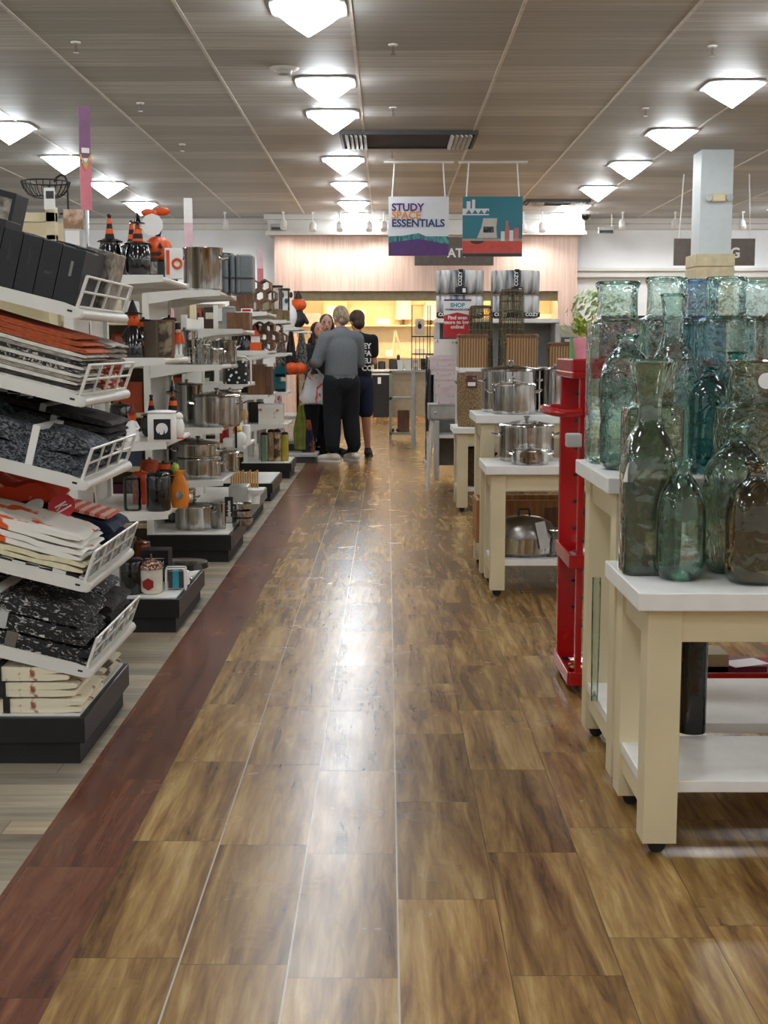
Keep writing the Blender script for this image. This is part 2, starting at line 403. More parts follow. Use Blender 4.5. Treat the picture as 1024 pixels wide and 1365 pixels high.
# ================= ROOM =================
CH = 3.66
def S(name, mb, mat, **k): return mb.build(name, mat, kind='structure', **k)
fm = MB()
fm.cur = 0; fm.add([(-.662, -5, 0), (12, -5, 0), (12, 25.6, 0), (-.662, 25.6, 0)], [(0, 1, 2, 3)])
fm.cur = 1; fm.add([(-.905, -5, 0), (-.662, -5, 0), (-.662, 25.6, 0), (-.905, 25.6, 0)], [(0, 1, 2, 3)])
fm.cur = 2; fm.add([(-12, -5, 0), (-.905, -5, 0), (-.905, 25.6, 0), (-12, 25.6, 0)], [(0, 1, 2, 3)])
S('floor', fm, [FLM, FLR, FLG])
ce = S('ceiling', MB().box(-12, 12, -5, 25.6, CH, CH+.1), CEIL)
TB = plain('ceiling_bar', (224, 219, 210), .4)
for i in range(-9, 10):
    x = -.26+1.22*i
    if abs(x) < 11.9: S('ceiling_bar', MB().box(x-.013, x+.013, -5, 24.9, CH-.006, CH), TB, parent=ce)
PL, PR, PY = XU(367, 24.3), XU(768, 24.3), 24.3
S('wall_left', MB().box(-12.1, -12, -5, 25.6, 0, CH), WALL)
S('wall_right', MB().box(12, 12.1, -5, 25.6, 0, CH), WALL)
S('wall_rear', MB().box(-12, 12, -5.1, -5, 0, CH), WALL)
S('wall_back', MB().box(-12, PL, 24.9, 25.6, 0, CH).box(PR, 12, 24.9, 25.6, 0, CH), WALL)
# wooden portal with a lit alcove
AL, AR = XU(392, 24.3), XU(743, 24.3)
zt, zh = ZV(314, PY), ZV(388, PY)
S('wall_panel', MB().box(PL, PR, PY, 24.5, zh, zt).box(PL, AL, PY, 25.6, 0, zh).box(AR, PR, PY, 25.6, 0, zh), PINKW)
S('wall_soffit', MB().box(PL-.1, PR+.1, PY-.15, 25.6, zt, CH).box(PL-.13, PR+.13, PY-.22, PY-.15, zt, zt+.07).box(PL-.16, PR+.16, PY-.28, PY-.15, CH-.09, CH), TRIM)
S('trim_1', MB().box(AL, AR, PY+.1, PY+.16, zh-.17, zh), OLIVE)
S('wall_alcove', MB().box(AL, AR, 25.5, 25.6, 0, zh).box(AL, AR, 24.5, 25.5, zh, zh+.05), ALC)
# crown and picture rail mouldings on the white wall
S('trim_2', MB().box(PR+.1, 12, 24.7, 24.9, CH-.1, CH).box(PR+.1, 12, 24.8, 24.9, CH-.2, CH-.1).box(PR, 12, 24.72, 24.9, ZV(370, 24.8), ZV(362, 24.8)).box(PR, 12, 24.66, 24.9, ZV(362, 24.8), ZV(358, 24.8)), TRIM, bevel=.01)
S('trim_3', MB().box(-12, PL-.1, 24.7, 24.9, CH-.1, CH).box(-12, PL-.1, 24.8, 24.9, CH-.2, CH-.1), TRIM, bevel=.01)
# pillar
px0, px1 = at(933, 300, 16.3)[0], at(976, 300, 16.3)[0]
SLAT = two('slatwall', (150, 138, 112), (214, 200, 168), 1, .6, (1, 1, 1))
S('wall_pillar', MB().box(px0, px1, 16.3, 16.75, 0, CH), plain('pillar_paint', (200, 208, 208), .5, 0, .02), bevel=.01)
sl = MB(); zc = ZV(338, 16.2)
for i in range(11):
    z1 = zc-i*.165; sl.box(px0-.05, px1+.03, 16.22, 16.8, z1-.15, z1)
sl.box(px0-.04, px1+.02, 16.24, 16.79, .1, zc-.01)
S('trim_4', sl, plain('slat_cream', (206, 192, 156), .55), bevel=.006)
# hvac slot in the ceiling
hx0, hx1 = -.75, 1.55
vy0, vy1 = fl(540, 193, CH)[1], fl(540, 174, CH)[1]
vy0, vy1 = min(vy0, vy1), max(vy0, vy1)
hx0, hx1 = fl(458, 184, CH)[0], fl(630, 184, CH)[0]
DKV = plain('vent_black', (20, 20, 20), .7)
def vent(x0, x1, y0, y1, label):
    t = thing('ceiling_vent', label, 'vent', ((x0+x1)/2, (y0+y1)/2, CH))
    a, b = (x1-x0)/2, (y1-y0)/2
    MB().box(-a, a, -b, b, -.03, -.002).build('backing', DKV, t)
    MB().box(-a-.03, a+.03, -b-.03, -b, -.045, 0).box(-a-.03, a+.03, b, b+.03, -.045, 0).box(-a-.03, -a, -b, b, -.045, 0).box(a, a+.03, -b, b, -.045, 0).build('frame', DGREY, t)
    for sx in (-1, 1):
        m = MB()
        for k in range(5): 
            x = sx*(a-.05-k*.05); m.add([(x-.018, -b+.02, -.05), (x+.018, -b+.02, -.07), (x+.018, b-.02, -.07), (x-.018, b-.02, -.05), (x-.018, -b+.02, -.03), (x+.018, -b+.02, -.05), (x+.018, b-.02, -.05), (x-.018, b-.02, -.03)], [(0, 1, 2, 3), (7, 6, 5, 4), (0, 4, 5, 1), (1, 5, 6, 2), (2, 6, 7, 3), (3, 7, 4, 0)])
        m.build('louver', LGREY, t)
vent(hx0, hx1, vy0, vy1, 'long black ceiling air vent with pale louvres, above the aisle')
x0, y0 = fl(702, 268, CH); x1, _ = fl(782, 268, CH)
vent(x0, x1, y0-.25, y0+.25, 'smaller dark ceiling air vent above and right of the teal picture sign')
# lamps
base = thing('ceiling_light', 'x', 'ceiling light', (0, 0, 0), group='faceted ceiling lights in rows')
MB().lathe([(.27, -.012), (.27, 0)], 24, n=6).build('frame', plain('fixture_white', (230, 230, 228), .4), base)
MB().lathe([(.004, -.2), (.08, -.145), (.16, -.085), (.225, -.03), (.24, -.012)], 24, n=4).build('lens', LAMP, base, label='glowing white faceted lens')
rows = {-.555: [9.62, 12.23, 13.85, 17.1, 19.6, 22.1, 24.0], 3.16: [12.39, 15.0, 17.5, 20.1, 22.6, 24.0], -4.08: [14.55, 17.0, 19.6, 22.2], 6.82: [23.0], -7.75: [], 10.3: []}
rname = {-.555: 'row above the middle of the aisle', 3.16: 'row right of the hanging signs', -4.08: 'row at the upper left above the pink banner', 6.82: 'row at the far right beyond the white pillar'}
ordn = ['nearest', 'second', 'third', 'fourth', 'fifth', 'sixth', 'seventh']
first = True
for x, ys in rows.items():
    n = 0
    full = list(ys)
    y = (ys[0] if ys else 23.3)-2.45
    while y > -4.5: full.append(y); y -= 2.45
    for yy in full:
        vis = yy in ys
        if not vis and yy > 20 and abs(x) > 7: pass
        if vis:
            lab = 'ceiling light, %s in the %s' % (ordn[n], rname[x]); n += 1
        else: lab = 'faceted white ceiling light overhead outside the framed view'
        if first: base.location = (x, yy, CH-.006); base['label'] = lab; first = False
        else: dup(base, (x, yy, CH-.006), label=lab)
# ceiling fittings
def small(name, lab, cat, u, v, kind):
    x, y = fl(u, v, CH); 
    if kind == 'spr':
        t = thing(name, lab, cat, (x, y, CH), group='sprinkler heads on the ceiling')
        MB().lathe([(.035, -.012), (.04, 0)], 16).build('escutcheon', WHITE, t)
        MB().cyl((0, 0, -.075), .01, .065, 8).lathe([(.025, -.08), (.025, -.074)], 12).build('nozzle', CHROME, t)
    else:
        t = thing(name, lab, cat, (x, y, CH))
        MB().lathe([(.10, -.02), (.13, 0)], 24).build('trim_ring', WHITE, t)
        MB().lathe([(.02, -.06), (.06, -.05), (.07, -.02)], 20).build('speaker', LGREY, t)
for lab, u, v in [('sprinkler head at the upper left of the ceiling, nearest the left edge', 101, 56), ('sprinkler head left of the middle light row, high up', 187, 137), ('sprinkler head above the pumpkin plush, low in the ceiling', 243, 192), ('sprinkler head at the top right of the aisle lights', 524, 59), ('sprinkler head right of the second aisle light', 524, 143), ('sprinkler head between vent and hanging sign', 523, 203), ('sprinkler head at the far upper right', 950, 61), ('sprinkler head left of the nearest right-hand light', 861, 144)]:
    small('sprinkler', lab, 'sprinkler', u, v, 'spr')
small('recessed_speaker', 'round white recessed eyeball fitting left of the second aisle light', 'spotlight', 379, 91, 'eye')  # a ceiling speaker, not a lamp
cx_, cy_ = fl(767, 291, CH)
t = thing('dome_camera', 'black dome security camera at the far end of the right light row', 'security camera', (cx_, 23.5, CH))
MB().cyl((0, 0, -.06), .1, .06).build('housing', WHITE, t); MB().ell((0, 0, -.07), .085, .085, .09).build('dome', BLKG, t)
# track heads washing the back wall
def spot(u, v, lab):
    x, z = at(u, v, 23.6); t = thing('track_light', lab, 'spotlight', (x, 23.6, CH), group='track heads in front of the far wall')
    MB().box(-.02, .02, -.04, .04, -.03, 0).tube([(0, 0, -.02), (0, 0, z-CH+.09)], .012, 6).build('stem', WHITE, t)
    mt = Matrix.Translation((0, 0.02, z-CH+.02)) @ Matrix.Rotation(R(-35), 4, 'X')
    MB().lathe([(.045, -.1), (.06, -.09), (.06, .04), (.04, .08)], 14, M=mt).build('lamp_head', WHITE, t)
    ld = bpy.data.lights.new('track_lamp', 'SPOT'); ld.energy = 13; ld.spot_size = R(100); ld.spot_blend = .8; ld.color = (1, .96, .9); ld.shadow_soft_size = .05
    lo = bpy.data.objects.new('track_lamp', ld); C.objects.link(lo); lo.parent = t; lo.location = (0, .1, z-CH-.1); lo.rotation_euler = (R(35), 0, 0)
for i, (u, v, l) in enumerate([(378, 300, 'leftmost over the wooden panel'), (417, 303, 'second over the wooden panel'), (453, 303, 'third, above the tall woman'), (492, 303, 'just right of the last aisle light'), (512, 302, 'touching the left edge of the study space sign'), (698, 304, 'at the right edge of the teal picture sign'), (723, 304, 'left of the last right-hand ceiling light')]):
    spot(u, v, 'white track spotlight head '+l)
for u in (250, 300, 830, 900, 990): spot(u, 300, 'white track spotlight head over the plain white wall, '+{250: 'above the tall stock pot', 300: 'right of the stock pot', 830: 'left of the pillar', 900: 'above the brown sign', 990: 'at the right edge'}[u])
# warm strips inside the alcove
for i, (zz, yy, en) in enumerate([(zh-.08, 24.62, 1)]):
    MB().box(AL+.1, AR-.1, yy, yy+.05, zz, zz+.03).build('strip_light', WARMS, label='warm glowing strip light along the top of the alcove', cat='strip light')
for nm, u, v in (('left', 371, 303), ('right', 808, 307)):
    x, z = at(u, v, 24.0); t = thing('exit_box', 'small grey %s emergency fixture hanging by the far wall' % nm, 'emergency light', (x, 24.0, z))
    MB().box(-.14, .14, -.04, .04, -.06, .06).build('housing', LGREY, t, bevel=.008); MB().box(-.12, .12, -.045, -.04, -.05, 0).build('screen', DGREY, t)
    MB().cyl((.1, 0, .06), .01, CH-z-.06, 6).build('hanger', WHITE, t)
# emergency light on the pillar
x, z = at(957, 264, 16.3)
t = thing('emergency_light', 'white two-lamp emergency light mounted on the pillar', 'emergency light', (x, 16.3, z))
MB().box(-.09, .09, -.07, 0, -.05, .05).build('housing', CREAM, t, bevel=.02)
for s in (-1, 1): MB().lathe([(.02, -.01), (.042, .01), (.045, .03)], 14, M=Matrix.Translation((s*.12, -.05, 0)) @ Matrix.Rotation(R(90), 4, 'X') @ Matrix.Rotation(R(s*15), 4, 'Y')).build('lamp', LGREY, t)
# ================= HANGING SIGNS =================
def hang(u0, u1, v0, v1, Y, lab, facem, rodtop, name='hanging_sign', rail=True):
    x0, z1 = at(u0, v0, Y); x1, z0 = at(u1, v1, Y)
    t = thing(name, lab, 'sign', ((x0+x1)/2, Y, z0)); w_, h_ = (x1-x0)/2, z1-z0
    MB().box(-w_, w_, 0, .02, 0, h_).build('panel', facem, t)
    for s in (-1, 1): MB().tube([(s*w_*.88, .01, h_-.01), (s*w_*.8, .01, CH-z0-.01)], .009, 6).build('rod', WHITE, t)
    if rail: MB().box(-w_*1.15, w_*1.15, -.012, .03, CH-z0-.025, CH-z0).build('rail', WHITE, t)
    return t, w_, h_
SGN = plain('sign_white', (216, 216, 220), .5, 0, .01)
t, a, h = hang(518, 598, 262, 341, 17.3, 'white hanging sign reading study space essentials above a purple band', SGN, 0)
MB().prism([(-a, 0), (a, 0), (a, .19*h), (0, .29*h), (-a, .22*h)], -.004, -.001).build('purple_band', PUR, t)
MB().prism([(-a, .22*h), (0, .29*h), (a, .19*h), (a, .33*h), (.1, .33*h), (0, .385*h), (-.2, .34*h), (-a, .33*h)], -.003, -.001).build('teal_blanket', two('teal_fold', (24, 60, 70), (92, 168, 166), 6, .7, (2, 1, .6), .3, .7, dist=3), t)
for i, (s, c) in enumerate((('STUDY', PUR), ('SPACE', plain('ochre_letter', (222, 140, 60))), ('ESSENTIALS', plain('blue_letter', (34, 58, 110))))):
    text(s, .133, c, t, (-a+.04, -.004, h*.76-i*.1), align='LEFT')
TEALS = plain('teal_wall_print', (40, 118, 132), .5, 0, .05, 2)
t, a, h = hang(617, 696, 262, 342, 17.3, 'teal hanging picture sign showing a wall shelf, cushion and red drawer', TEALS, 0)
MB().box(-a, -a+.34, -.004, -.001, .69*h, .8*h).box(-a+.05, -a+.1, -.004, -.001, .8*h, .92*h).box(-a+.12, -a+.16, -.004, -.001, .8*h, .95*h).build('printed_shelf', SGN, t)
m = MB()
for k in range(4): m.prism([(-a+.04+k*.08, .71*h), (-a+.08+k*.08, .78*h), (-a+.12+k*.08, .71*h)], -.006, -.004)
m.build('shelf_zigzag', TEALS, t)
MB().box(-a, a, -.004, -.001, .26*h, .3*h).build('printed_desk_top', plain('desk_tan', (170, 150, 128)), t)
MB().box(-a, a, -.004, -.001, .06*h, .26*h).prism([(-.2+.09*cos(q), .26*h-.001-.05*abs(sin(q))) for q in [pi*k/8 for k in range(9)]], -.006, -.004).build('printed_drawer', [plain('coral_red', (206, 76, 62))], t)
MB().prism([(-.2+.09*cos(q), .262*h-.04*abs(sin(q))) for q in [pi*k/8 for k in range(9)]], -.008, -.005).box(-a, a, -.005, -.001, 0, .05*h).build('drawer_cutout', plain('deep_brown', (70, 36, 36)), t)
MB().prism([(-.2, .31*h), (.06, .31*h), (.05, .48*h), (.06, .64*h), (-.12, .64*h), (-.14, .5*h)], -.005, -.001).build('printed_cushion', plain('cushion_print', (196, 190, 182)), t)
MB().box(-.12, .02, -.007, -.005, .4*h, .5*h).build('cushion_pattern', DKP, t)
MB().box(.11, .16, -.006, -.001, .26*h, .42*h).box(.22, .27, -.006, -.001, .26*h, .44*h).build('printed_white_cups', SGN, t)
MB().box(.165, .215, -.006, -.001, .28*h, .5*h).box(.28, .34, -.006, -.001, .3*h, .48*h).box(.17, .2, -.006, -.001, .5*h, .6*h).build('printed_red_cups', plain('rose_print', (190, 110, 100)), t)
t, a, h = hang(553, 658, 316, 354, 22.0, 'brown department sign with pale letters behind the two hanging panels', BRNG, 0, 'department_sign', False)
text('ATI', .2, PAPER, t, (at(609, 340, 22)[0]-t.location[0], -.006, h*.3))
t, a, h = hang(899, 1006, 318, 354, 18.5, 'brown department sign partly hidden behind the white pillar', BRNG, 0, 'department_sign', False)
text('G', .19, PAPER, t, (at(980, 340, 18.5)[0]-t.location[0], -.006, h*.3))
# ================= DISPLAY TABLES =================
def table(lab, X0, Y0, Y1, H, W, leg=.085, shelf=.16, cas=True, over=.03, tt=.045, group=None):
    t = thing('display_table', lab, 'table', (X0, Y0, 0))
    D = Y1-Y0
    MB().box(0, W, 0, D, H-tt, H).build('tabletop', WHITE, t, bevel=.003, label='white tabletop')
    i = over; z0 = .035
    legs = [(i, i), (W-i-leg, i), (i, D-i-leg), (W-i-leg, D-i-leg)]
    for lx, ly in legs:
        g = MB().box(lx, lx+leg, ly, ly+leg, z0, H-tt).build('leg', CREAM, t, bevel=.002)
        if cas:
            cx, cy = lx+leg/2, ly+leg/2
            MB().cyl((cx, cy, .022), .02, .014, 12).lathe([(.022, -.012), (.022, .012)], 16, M=Matrix.Translation((cx, cy, .022)) @ Matrix.Rotation(pi/2, 4, 'X')).build('caster', BLACK, g, label='black caster under the leg')
    for bb in ((i+leg, W-i-leg, i+.01, i+.03), (i+leg, W-i-leg, D-i-.03, D-i-.01), (i+.01, i+.03, i+leg, D-i-leg), (W-i-.03, W-i-.01, i+leg, D-i-leg)): MB().box(*bb, H-tt-.085, H-tt).build('apron', CREAM, t, bevel=.002)
    MB().box(i+.006, W-i-.006, i+leg*.3, D-i-leg*.3, shelf, shelf+.03).build('lower_shelf', WHITE, t, bevel=.002, label='white lower shelf')
    for xx in (i+.012, W-i-.032): MB().box(xx, xx+.02, i+leg, D-i-leg, shelf-.06, shelf-.001).build('stretcher', CREAM, t)
    return t
T1x, T2x, T3x, T4x = .612, .618, .5, .515
table('low cream display table nearest the camera with aqua bottles on top', T1x, 3.17-.03, 3.64, .68, 1.5)
table('tall cream display table behind the nearest low one, holding big jars', T2x, 3.655, 4.29, .91, 1.6, shelf=.16)
table('low cream table holding a stock pot, right of the aisle midway', T3x, 6.62, 7.12, .68, 1.3, leg=.075)
table('tall cream table with the large lidded stock pots behind the low one', .485, 7.15, 7.75, .91, 1.3, leg=.075)
table('low cream table furthest down the aisle with a seagrass basket on it', T4x, 10.15, 10.7, .66, 1.2, leg=.085)
# ================= RED RACK =================
rk = thing('red_rack', 'tall red enamelled metal bakers rack beside the tall table', 'rack', (.675, 4.75, 0))
ztop = ZV(478, 4.9)
for nm, x, y in (('post', 0, .42), ('post', .055, 0.02)):
    pass
def rackpost(x, y, wx, wy): 
    p = MB().box(x, x+wx, y, y+wy, .05, ztop-.03).build('post', RED, rk, bevel=.004)
    m = MB()
    for k in range(9): m.box(x+wx*.72, x+wx*.98, y-.002, y, .25+k*.105, .262+k*.105)
    m.build('slot_row', BLACK, p, label='small black adjustment slots')
rackpost(.0, .36, .075, .03); rackpost(.02, .0, .024, .03); rackpost(.95, .36, .075, .03); rackpost(.95, 0, .022, .03)
MB().box(-.01, 1.03, -.01, .42, ztop-.07, ztop-.045).box(-.01, 1.03, -.01, .005, ztop-.045, ztop).box(-.01, .005, .0, .42, ztop-.045, ztop).build('top_tray', RED, rk, bevel=.005)
for zs in (ZV(752, 4.85), ZV(905, 4.85)):
    MB().box(0, 1.02, .0, .4, zs, zs+.012).box(0, 1.02, -.008, .004, zs, zs+.05).box(-.008, .004, 0, .4, zs, zs+.05).build('shelf', RED, rk, bevel=.003)
hz = ZV(548, 4.85)
MB().tube([(.03, .0, hz), (-.03, .0, hz-.005), (-.07, .04, hz), (-.085, .2, hz), (-.07, .34, hz), (-.04, .38, hz), (0, .38, hz)], .015, 10).build('push_handle', RED, rk)
for x, y in ((.03, .37), (.1, .02), (.98, .02), (.98, .37)): MB().lathe([(.027, -.012), (.027, .012)], 16, M=Matrix.Translation((x, y, .027)) @ Matrix.Rotation(pi/2, 4, 'X')).box(x-.01, x+.01, y-.015, y+.015, .03, .055).build('caster', BLACK, rk)
# ================= PLINTHS & ENDCAPS =================
def plinth(lab, y0, y1, X=-.93, H=.155, D=.62):
    D = min(D, .5) if y0 > 4.5 else D
    t = thing('display_plinth', lab, 'plinth', (X, y0, 0)); W = y1-y0
    MB().box(-D, 0, 0, W, .07, H).build('box', plain('plinth_black', (22, 23, 24), .35, 0, .1), t, bevel=.003)
    MB().box(-D, -.02, .02, W-.02, 0, .07).build('toe_kick', BLACK, t)
    MB().box(-D+.01, -.018, .018, W-.018, H, H+.006).build('white_deck', WHITE, t)
    return t
def endcap(lab, y0, y1, X, H, shelves, D=.40, back=None, curved=True, tilt=0):
    """white endcap bay: back panel, two uprights, cantilever shelves with a rounded nose"""
    t = thing('endcap_shelving', lab, 'shelving unit', (X, y0, 0)); W = y1-y0
    xb = -D-.02
    for y in (.0, W-.035): MB().box(xb-.04, xb, y, y+.035, .16, H).build('upright', SHELF, t, bevel=.003)
    MB().box(xb-.03, xb-.02, .035, W-.035, .17, H-.02).build('back_panel', back or SHELF, t)
    for z, d, ya, yb in shelves:
        s = MB().box(xb, xb+d-.02, ya, yb, z-.022, z).build('shelf', SHELF, t)
        MB().tube([(xb+d-.02, ya, z-.011), (xb+d-.02, yb, z-.011)], .013, 10).build('nose', SHELF, s)
        for y in (ya-.003, yb-.002): MB().prism([(xb, z-.075), (xb+.04, z-.07), (xb+d*.5, z-.04), (xb+d, z-.026), (xb+d, z+.004), (xb, z+.004)], y, y+.005).build('bracket', SHELF, s)
    return t
# ================= ITEM BUILDERS =================
def pot(lab, x, y, z, r, h, lid=True, name='stock_pot', cat='pot', group=None, knob=True, glasslid=False, hang=.75, mat=None, rz=0, handles=True):
    t = thing(name, lab, cat, (x, y, z), rz, group)
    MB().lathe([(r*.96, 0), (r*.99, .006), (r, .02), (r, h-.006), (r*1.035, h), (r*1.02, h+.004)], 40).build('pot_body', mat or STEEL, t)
    if lid:
        m = MB().lathe([(r*1.03, h+.004), (r*.98, h+.01), (r*.7, h+r*.1), (r*.3, h+r*.17), (.012, h+r*.19)], 40).build('lid', G_CL if glasslid else STEEL, t)
        if glasslid: MB().torus((0, 0, h+.006), r*1.0, .005, 36).build('lid_rim', STEEL, m)
        if knob: MB().lathe([(r*.1, h+r*.17), (.01, h+r*.2), (.01, h+r*.27), (r*.13, h+r*.3), (r*.1, h+r*.35), (.003, h+r*.36)], 16).build('lid_knob', STEELD, m)
    if handles:
        for s in (-1, 1):
            hz = h*hang
            MB().tube([(s*r*.97, -r*.28, hz), (s*r*1.12, -r*.3, hz+.004), (s*r*1.24, -r*.18, hz+.01), (s*r*1.27, 0, hz+.012), (s*r*1.24, r*.18, hz+.01), (s*r*1.12, r*.3, hz+.004), (s*r*.97, r*.28, hz)], .006, 8).build('handle', CHROME, t)
    return t
def pan(lab, x, y, z, r, h, rz=0, name='frying_pan', mat=None, hl=.16, group=None):
    t = thing(name, lab, 'pan', (x, y, z), rz, group)
    MB().lathe([(r*.8, 0), (r*.95, h*.4), (r, h), (r*.96, h), (r*.9, h*.4), (r*.75, .006), (.004, .006)], 32).build('pan_body', mat or STEEL, t)
    MB().tube([(r*.97, 0, h*.8), (r*1.15, 0, h*1.1), (r+hl, 0, h*1.3)], [.009, .008, .01], 8, fl=.6).build('handle', STEELD, t)
    return t
def carton(name, lab, cat, x, y, z, w, d, h, mat, face=None, facebox=(.1, .9, .2, .8), rz=0, group=None, rot=None, lid=None, bev=.002, seam=True):
    t = thing(name, lab, cat, (x, y, z), rz, group, rot)
    MB().box(-w/2, w/2, 0, d, 0, h).build('carton' if cat == 'box' else 'body', mat, t, bevel=bev)
    if face:
        a, b, c, e = facebox
        MB().box(-w/2+a*w, -w/2+b*w, -.0015, -.0002, c*h, e*h).build('printed_panel', face, t)
    if lid: MB().box(-w/2-.003, w/2+.003, -.003, d+.003, h*.8, h+.003).build('lid', lid, t, bevel=.002)
    return t
def canister(lab, x, y, z, r, h, mat, lidm=None, name='canister', cat='canister', group=None, emblem=None, knob=True, sq=2):
    t = thing(name, lab, cat, (x, y, z), 0, group)
    MB().lathe([(r*.9, 0), (r, h*.05), (r, h*.82), (r*.92, h*.88)], 28, n=sq).build('body', mat, t)
    l = MB().lathe([(r*.96, h*.88), (r*.98, h*.91), (r*.8, h*.95), (.004, h*.97)], 28, n=sq).build('lid', lidm or mat, t)
    if knob: MB().ell((0, 0, h*.99), r*.16, r*.16, h*.03).build('knob', lidm or mat, l)
    if emblem: MB().add([(-r*.5, -r*1.01, h*.25), (r*.5, -r*1.01, h*.25), (r*.5, -r*1.01, h*.65), (-r*.5, -r*1.01, h*.65), (-r*.5, -r*.85, h*.25), (r*.5, -r*.85, h*.25), (r*.5, -r*.85, h*.65), (-r*.5, -r*.85, h*.65)], [(0, 1, 2, 3), (0, 4, 5, 1), (3, 2, 6, 7), (1, 5, 6, 2), (0, 3, 7, 4)]).build('label_panel', emblem, t)
    return t
STRIPE = two('orange_black_stripes', (20, 18, 18), (226, 92, 30), 7, .7, (1, 1, 1), .45, .55, kind='Z')
def witchjar(lab, x, y, z, r, h, fh=.1, style='hat'):
    t = thing('halloween_canister', lab, 'canister', (x, y, z), 0, 'black canisters topped with orange and black witch figures')
    MB().lathe([(r*.7, 0), (r*.95, h*.15), (r, h*.4), (r*.92, h*.75), (r*.78, h*.86), (r*.8, h*.9)], 26).build('body', BLKG, t)
    l = MB().lathe([(r*1.0, h*.9), (r*1.05, h*.93), (r*.6, h*.99), (.004, h*1.01)], 26).build('lid', BLKG, t)
    if style == 'hat':
        MB().lathe([(r*.4, h), (r*.26, h+fh*.4), (r*.14, h+fh*.9), (.004, h+fh)], 16).build('striped_leg', STRIPE, t)
        MB().ell((0, 0, h+fh), r*.2, r*.18, r*.16).build('boot_toe', BLKG, t)
    else:
        MB().lathe([(r*.42, h), (r*.36, h+fh*.3), (r*.2, h+fh*.5)], 14).build('dress', STRIPE, t)
        MB().ell((0, 0, h+fh*.58), r*.2, r*.2, r*.2).build('face', ORANGE, t)
        MB().lathe([(r*.55, h+fh*.68), (r*.5, h+fh*.72), (r*.24, h+fh*.76), (r*.06, h+fh*1.1), (.003, h+fh*1.12)], 16, sx=1.1).build('hat', BLKG, t)
    return t
def figure(name, lab, cat, x, y, z, h, body, head, hat=None, arms=True, group=None):
    """little ornament: flared body, head, arms, optional pointed hat"""
    t = thing(name, lab, cat, (x, y, z), 0, group)
    MB().lathe([(h*.17, 0), (h*.19, h*.06), (h*.16, h*.25), (h*.1, h*.48), (h*.06, h*.56)], 20).build('body', body, t)
    MB().ell((0, 0, h*.66), h*.12, h*.11, h*.13).build('head', head, t)
    if arms:
        for s in (-1, 1): MB().limb([(s*h*.08, 0, h*.5), (s*h*.17, -h*.03, h*.36), (s*h*.13, -h*.1, h*.3)], [h*.04, h*.035, h*.03], 8).build('arm', body, t)
    for s in (-1, 1): MB().ell((s*h*.045, -h*.1, h*.69), h*.014, h*.014, h*.018, 8, 6).build('eye', BLACK, t)
    if hat: MB().lathe([(h*.17, h*.75), (h*.16, h*.77), (h*.09, h*.79), (h*.03, h*.96), (.002, h)], 18).build('hat', hat, t)
    return t
def pumpkin(mb, c, r, lobes=8, sq=.8):
    seg = 40; rings = 10; vs = []; fs = []
    for i in range(rings+1):
        th = -pi/2+pi*i/rings
        for k in range(seg):
            a = 2*pi*k/seg; q = r*cos(th)*(1-.1*(1-abs(cos(lobes*a/2))))
            vs.append((c[0]+q*cos(a), c[1]+q*sin(a), c[2]+r*sq*sin(th)))
    for i in range(rings):
        for k in range(seg): fs.append((i*seg+k, i*seg+(k+1) % seg, (i+1)*seg+(k+1) % seg, (i+1)*seg+k))
    return mb.add(vs, fs)
def folded(name, lab, cat, loc, rot, a0, a1, w, layers, th, mat, band=None, bandm=None, group=None, crinkle=.003, sag=0, bandx=.55, mats=None, label2=None):
    """folded cloth: layers with rounded folds towards the lip. local -x runs back from the lip, y is width"""
    t = thing(name, lab, cat, loc, 0, group, rot)
    m = MB(); sd = random.random()*50; NS = 14; NA = 9
    for l in range(layers):
        z0 = l*th; jit = random.uniform(-.006, .006)*(l > 0)
        ring0 = []
        for iy in range(NS+1):
            y = w*iy/NS; ring = []
            for k in range(NA+1):   # top
                a = a0+jit+(a1-a0)*k/NA
                ring.append((a, th*.98 if 0 < k < NA else th*.8))
            ring = [(a0+jit-th*.35, th*.5)]+ring+[(a1+th*.3, th*.5)]+[(a0+jit+(a1-a0)*k/NA, .0 if 0 < k < NA else th*.2) for k in range(NA, -1, -1)]
            pts = []
            for a, zz in ring:
                nz = noise.noise(Vector((a*9+sd, y*9, l*3.1)))*crinkle*2; n2 = noise.noise(Vector((a*30+sd, y*22, l*7)))*crinkle
                edge = 1 if l or zz > th*.3 else 0
                s2 = sag*((a-a0)/(a1-a0))**2 if sag else 0
                pts.append((-a+n2, y+n2*.5, max(0.0005, z0+zz+(nz+n2)*edge*(.4+.6*l/max(1, layers-1)))+s2))
            ring0.append(pts)
        nn = len(ring0[0]); vs = [p for rr in ring0 for p in rr]
        fs = [(i*nn+k, i*nn+(k+1) % nn, (i+1)*nn+(k+1) % nn, (i+1)*nn+k) for i in range(NS) for k in range(nn)]
        fs += [tuple(reversed(range(nn))), tuple(range(NS*nn, NS*nn+nn))]
        m.add(vs, fs)
    m.build('cloth', mat, t, ang=60)
    if band:
        H = layers*th; b = a0+(a1-a0)*bandx
        MB().prism([(-b-band/2, -.002 if False else .001), (-b+band/2, .001), (-b+band/2, H+.006+sag*bandx**2), (-b-band/2, H+.006+sag*bandx**2)], -.006, w+.006).build('paper_band', bandm or PAPER, t)
    return t
